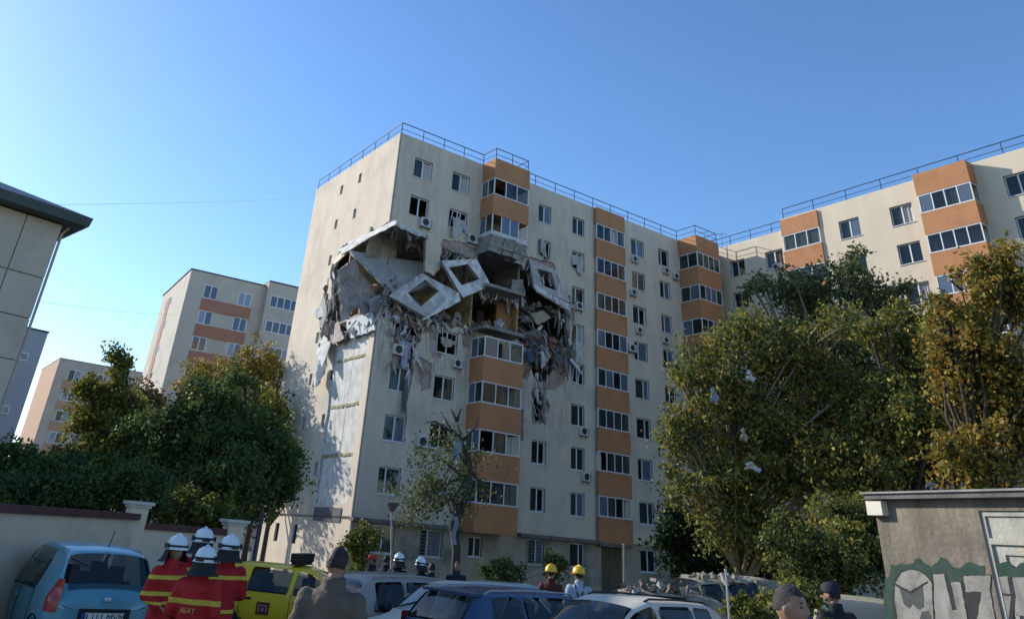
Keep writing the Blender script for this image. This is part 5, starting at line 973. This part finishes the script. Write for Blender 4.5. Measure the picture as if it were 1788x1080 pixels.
def person(label, px, top, Y, face, jm, tm, arms='down', hat=None, hatm=None, group=None, lean=0, hy=0, hp=0, hairm=None, bulk=0, raise_=None, hairlen=0, text=None):
    b0 = Vector((at(px, 1000, Y).x, Y, 0)); b0.z = gz(b0.x, Y)
    hgt = at(px, top, Y).z-b0.z; s = hgt/(1.80 if hat else 1.765)
    t = thing('person', label, 'person', b0, R(face), group); t.scale = (s,)*3; print('PERSON', label[:40], 'scale %.2f' % s)
    ln = lambda z: max(0, z-.95)*lean
    V3 = lambda x, y, z: Vector((x+ln(z), y, z))
    el, wr_ = ARMS[arms]; bk = bulk
    sec = lambda mb, rows: mb.add([V3(x+rx*math.cos(a), ry*math.sin(a), z) for z, rx, ry, x in rows for a in [2*math.pi*k/16 for k in range(16)]], [(i*16+k, i*16+(k+1)%16, (i+1)*16+(k+1)%16, (i+1)*16+k) for i in range(len(rows)-1) for k in range(16)]+[tuple(range(16))[::-1], tuple(range((len(rows)-1)*16, len(rows)*16))])
    bb = MB(); jb = MB(); tb = MB(); wr2 = {}
    sec(bb, [(.84,.10,.13,0),(.95,.105,.15,0),(1.10,.095,.13,0),(1.28,.11,.155,0),(1.40,.10,.165,-.005),(1.46,.075,.12,-.01),(1.50,.056,.062,-.005),(1.60,.055,.058,.01)])
    sec(jb, [(.78,.142+bk,.185+bk,0),(.86,.140+bk,.183+bk,0),(1.00,.132+bk,.172+bk,0),(1.12,.130+bk,.168+bk,0),(1.26,.140+bk,.188+bk,.002),(1.37,.132+bk*.8,.200+bk,-.005),(1.43,.112+bk*.6,.185+bk,-.012),(1.475,.092,.130,-.012),(1.51,.078,.086,-.006),(1.56,.070,.074,.004)])
    for sd_ in (1, -1):
        e, w_ = Vector(el), Vector(wr_)
        if raise_ and sd_ == -1: e, w_ = Vector(raise_[0]), Vector(raise_[1])
        else: e, w_ = Vector((e.x, e.y*sd_, e.z)), Vector((w_.x, w_.y*sd_, w_.z))
        e.x += ln(e.z); w_.x += ln(w_.z); sh = V3(-.01, (.185+bk*.6)*sd_, 1.395); wr2[sd_] = (e, w_)
        capsule(bb, sh, e, .052, .042); capsule(bb, e, w_, .040, .027)
        capsule(jb, sh, e, .082+bk*.5, .062+bk*.4); capsule(jb, e, e.lerp(w_, .94), .060+bk*.4, .046+bk*.3)
        hp_, kn, an = V3(0,.092*sd_,.90), V3(.025,.10*sd_,.50), V3(-.02,.105*sd_,.10)
        capsule(bb, hp_, kn, .085, .055); capsule(bb, kn, an, .054, .040); capsule(bb, an-Vector((0,0,.045)), an+Vector((.14,.015*sd_,-.055)), .034, .030)
        capsule(tb, hp_, kn, .112, .080); capsule(tb, kn, an, .080, .066)
    sec(tb, [(.80,.10,.15,0),(.90,.128,.17,0),(1.0,.120,.16,0)])
    me = volmesh('body', bb, skin_m, .02, 4)
    hc_ = V3(.03, 0, 1.648); vs, fs, HM = head_geo(hc_, R(hy), R(hp))
    mb = MB(); mb.v = [tuple(v.co) for v in me.vertices]; mb.f = [tuple(p.vertices) for p in me.polygons]; mb.m = [0]*len(mb.f); mb.add(vs, fs)
    for sd_ in (1, -1):
        e, w_ = wr2[sd_]; hand(mb, w_, w_-e, (0,-sd_,0) if arms == 'down' and not (raise_ and sd_ == -1) else (.3,0,-.9) if not (raise_ and sd_ == -1) else (.9,.2,.1), .45, sd_)
    bpy.data.meshes.remove(me); b = mb.build('body', [skin_m], t, smooth=True)
    # clothes follow the body a little proud of it
    link('jacket', volmesh('jacket', jb, jm, .02, 3, .013, 7), t); link('trousers', volmesh('trousers', tb, tm, .024, 3, .008, 5), t)
    cl_ = MB(); cl_.lathe([(.112,1.452),(.096,1.49),(.087,1.54),(.082,1.565),(.073,1.55),(.06,1.50)], 18, 0, (-.004+ln(1.5),0,0), .98, 1.03); cl_.build('collar', jm, t, smooth=True)
    for sd_ in (1, -1):
        sh_ = MB(); sh_.lathe([(0,.0),(.05,.0),(.055,.03),(.05,.08),(.035,.11),(0,.115)], 10, 0, (.05,.115*sd_,0), 2.5, .95); sh_.build('boot', shoe_m, t, smooth=True)
    # face
    for y in (.033, -.033): MB().lathe([(0,.006),(.007,.004),(.010,0),(.007,-.004),(0,-.006)], 8, 0, (.0865, y, .008), .6, 1.3).build('eye', eye_m, t, HM, smooth=True)
    for y in (.034, -.034): MB().tube([(.093, y-.02, .028), (.098, y, .034), (.090, y+.02, .029)], .005, 5).build('eyebrow', hairm or hair_m, t, HM)
    MB().lathe([(0,.006),(.022,.002),(.022,-.003),(0,-.008)], 10, 0, (.094,0,-.055), .35, 1.1).build('mouth', lip_m, t, HM, smooth=True)
    # hair as a shell that stops at the brow
    bmh = bmesh.new(); bmesh.ops.create_icosphere(bmh, subdivisions=5, radius=1)
    for v in list(bmh.verts):
        p = v.co.normalized(); n_ = noise.noise(p*6)*.005+noise.noise(Vector((p.x*14, p.y*14, p.z*30)))*.0035
        cut = p.z > (.50 if p.x > .35 else (.50-(.35-p.x)*1.35 if p.x > -.25 else -.30-hairlen)) + noise.noise(p*9)*.07+noise.noise(p*25)*.05
        if not cut: bmh.verts.remove(v)
        else: v.co = Vector((p.x*.1045, p.y*.082, p.z*.123))+p*n_
    hm = bpy.data.meshes.new('hair'); bmh.to_mesh(hm); bmh.free(); hm.materials.append(hairm or hair_m); hm.polygons.foreach_set('use_smooth', [True]*len(hm.polygons)); link('hair', hm, t, HM)
    if hat == 'fire':
        h = MB(); h.lathe([(.0,.168),(.05,.163),(.10,.135),(.128,.085),(.136,.03),(.140,.015),(.152,.005),(.150,-.004),(.132,.0)], 20, 0, (0,0,.02), 1.10, .99); ho = h.build('helmet', hatm, t, HM, smooth=True)
        r_ = MB(); r_.tube([(.15*math.cos(a), 0, .028+.172*math.sin(a)) for a in np.linspace(.45, 2.7, 9)], .012, 5); r_.build('crest', hatm, ho)
        bd = MB(); bd.lathe([(.138,.028),(.1435,.030),(.1425,.052),(.136,.054)], 20, 0, (0,0,.02), 1.10, .99); bd.box(-.185,-.165,-.05,.05,.03,.075); bd.box(-.06,.03,.145,.157,.03,.09); bd.box(-.06,.03,-.157,-.145,.03,.09); bd.build('helmet_band', mat('helmet_black', (.015,.015,.018), rough=.5), ho)
        nk = MB(); nk.lathe([(.140,.03),(.150,-.03),(.170,-.085),(.215,-.125)], 16, 0, (0,0,0), 1.1, .95, R(75), R(285)); nk.build('neck_guard', mat('neck_cloth_black', (.016,.016,.018), (.03,.03,.03), scale=8, rough=.9), t, HM, smooth=True)
    if hat == 'hard':
        h = MB(); h.lathe([(.0,.175),(.04,.172),(.09,.148),(.125,.10),(.136,.045),(.140,.02),(.137,.018)], 18, 0, (0,0,.02), 1.12, .96); h.lathe([(.135,.022),(.175,.008),(.176,.004),(.135,.014)], 18, 0, (0,0,.02), 1.1, .9, R(-70), R(70)); ho = h.build('helmet', hatm, t, HM, smooth=True)
        r_ = MB(); r_.tube([(.14*math.cos(a), 0, .04+.155*math.sin(a)) for a in np.linspace(.3, 2.85, 9)], .014, 6); r_.build('ridge', hatm, ho, smooth=True)
    if hat == 'cap':
        h = MB(); h.lathe([(.0,.15),(.07,.14),(.108,.10),(.114,.05),(.113,.03)], 16, 0, (0,0,.0), 1.06, .88); h.add([(.09,.075,.04),(.20,.05,.03),(.215,0,.03),(.20,-.05,.03),(.09,-.075,.04),(.09,-.075,.047),(.20,-.05,.037),(.215,0,.037),(.20,.05,.037),(.09,.075,.047)], [(0,1,2,3,4),(5,6,7,8,9),(0,9,8,1),(1,8,7,2),(2,7,6,3),(3,6,5,4)]); h.build('cap', hatm, t, HM, smooth=True)
    if text:
        s_, z, size, m, rx = text
        if s_: link('back_lettering', text_mesh(s_, size, m, .004), t, Matrix.Translation((rx+ln(z), 0, z)) @ Matrix(((0,0,-1),(-1,0,0),(0,1,0))).to_4x4())
        else: MB().box(rx-.006, rx+.01, -.10, .10, z-.02, z+.02).build('reflective_strip', m, t)
    return t
redj = wjacket('fire_jacket_red', (.42,.016,.016), (.32,.010,.013), ((1.33,1.375),(1.15,1.195),(1.06,1.09)))
redj2 = wjacket('fire_jacket_red_dark', (.38,.013,.015), (.29,.010,.013), ((1.325,1.37),(.95,.99)))
redj3 = wjacket('fire_jacket_red_back', (.42,.015,.016), (.32,.010,.013), ((1.225,1.28),), (.50,.34,.04))
redt = mat('fire_trousers_red', (.38,.013,.015), (.28,.010,.013), scale=5, rough=.85, bump=.3)
dkt = mat('dark_trousers', (.025,.025,.03), (.04,.04,.045), scale=6, rough=.9); whh = mat('helmet_white', (.66,.68,.69), (.58,.60,.61), scale=3, rough=.25, spec=.6); yh = mat('helmet_yellow', (.72,.44,.015), (.64,.38,.012), scale=3, rough=.3, spec=.5)
navyj = mat('navy_jacket', (.014,.016,.024), (.022,.024,.034), scale=6, rough=.85, bump=.3)
GF = 'firefighters in red standing by the blue car'
person('firefighter in red suit and white helmet turning his face right beside the blue car', 296, 937, 11.6, -28, redj, redt, 'bent', 'fire', whh, GF, bulk=.02, hy=-12)
person('firefighter in red and white helmet standing at the back of the group', 344, 925, 12.6, 118, redj2, redt, 'front', 'fire', whh, GF, bulk=.02)
person('firefighter in red with arms folded seen from behind beside the yellow taxi', 394, 938, 12.1, 128, redj2, redt, 'front', 'fire', whh, GF, bulk=.02)
person('firefighter nearest the camera with back turned and lettering on a red jacket', 352, 958, 10.4, 82, redj3, redt, 'bent', 'fire', whh, GF, bulk=.03, text=('ALAT', 1.165, .075, mat('letter_yellow', (.50,.36,.08)), -.20))
person('man in a brown grey jacket seen from behind walking between the cars', 583, 954, 7.3, 84, mat('jacket_brown_grey', (.125,.092,.068), (.085,.064,.05), scale=3, rough=.85, bump=.35), dkt, 'down', None, bulk=.008, lean=.10, hy=-14, hp=8, hairlen=.03)
GFAR = 'people gathered before the damaged facade'
person('person in dark clothes with a red cap at the left of the far group', 649, 966, 23.5, 200, navyj, dkt, 'front', 'cap', mat('red_cloth', (.42,.05,.035), (.33,.04,.03), scale=5), GFAR)
person('dark haired person in black between the red cap and the white helmet', 672, 968, 23, 60, navyj, dkt, 'down', None, group=GFAR)
person('dark clothed rescuer with white helmet next to the dark haired person', 694, 967, 22.6, 70, navyj, dkt, 'front', 'fire', whh, GFAR)
person('dark clothed rescuer with a white helmet facing left in the gap right of the lamp', 735, 975, 22.8, 150, navyj, dkt, 'front', 'fire', whh, GFAR)
person('dark haired person in black close to the rescuer facing left', 753, 982, 22.3, 70, navyj, dkt, 'down', None, group=GFAR)
person('ruddy faced man in black looking toward the camera below the crooked tree', 797, 979, 23, -80, navyj, dkt, 'down', None, group=GFAR, hairm=mat('short_brown_hair', (.07,.04,.03), (.05,.03,.02), scale=20))
person('rescuer with yellow helmet and dark red top seen from behind', 962, 987, 20.8, 75, mat('dark_red_top', (.09,.02,.02), (.06,.015,.016), scale=5, rough=.85), dkt, 'front', 'hard', yh, 'rescuers in yellow helmets', hy=-20)
p_ = person('rescuer with yellow helmet in a light blue shirt with dark braces', 1011, 990, 19.8, 88, mat('light_blue_shirt', (.36,.41,.46), (.29,.34,.39), scale=5, rough=.85, bump=.3), dkt, 'bent', 'hard', yh, 'rescuers in yellow helmets', hy=25, bulk=.01)
br_ = MB()
for y in (.075, -.075): br_.tube([(.02,y*1.2,1.53), (-.10,y*1.15,1.45), (-.168,y*.6,1.30), (-.172,y*.3,1.22), (-.165,y*1.0,1.0)], .016, 5)
br_.build('braces', navyj, p_)
person('policeman in a dark cap and black jacket with a pale strip on the back', 1450, 1014, 12.0, 108, mat('black_police_jacket', (.012,.014,.018), (.02,.022,.028), scale=6, rough=.8, bump=.3), dkt, 'front', 'cap', mat('navy_cap', (.012,.015,.025), (.02,.024,.036), scale=8, rough=.8), bulk=.025, hy=25, text=(None, 1.36, .1, mat('reflective_grey', (.55,.57,.55), rough=.4), -.19))
person('short haired man close to the camera turning right with a hand raised beside him', 1366, 1020, 6.0, -52, mat('dark_olive_top', (.05,.045,.035), (.035,.03,.025), scale=5, rough=.9), dkt, 'down', None, hairm=mat('black_short_hair', (.03,.028,.028), (.05,.045,.045), scale=20), raise_=((.02,-.30,1.20), (.06,-.26,1.42)), hairlen=-.1)
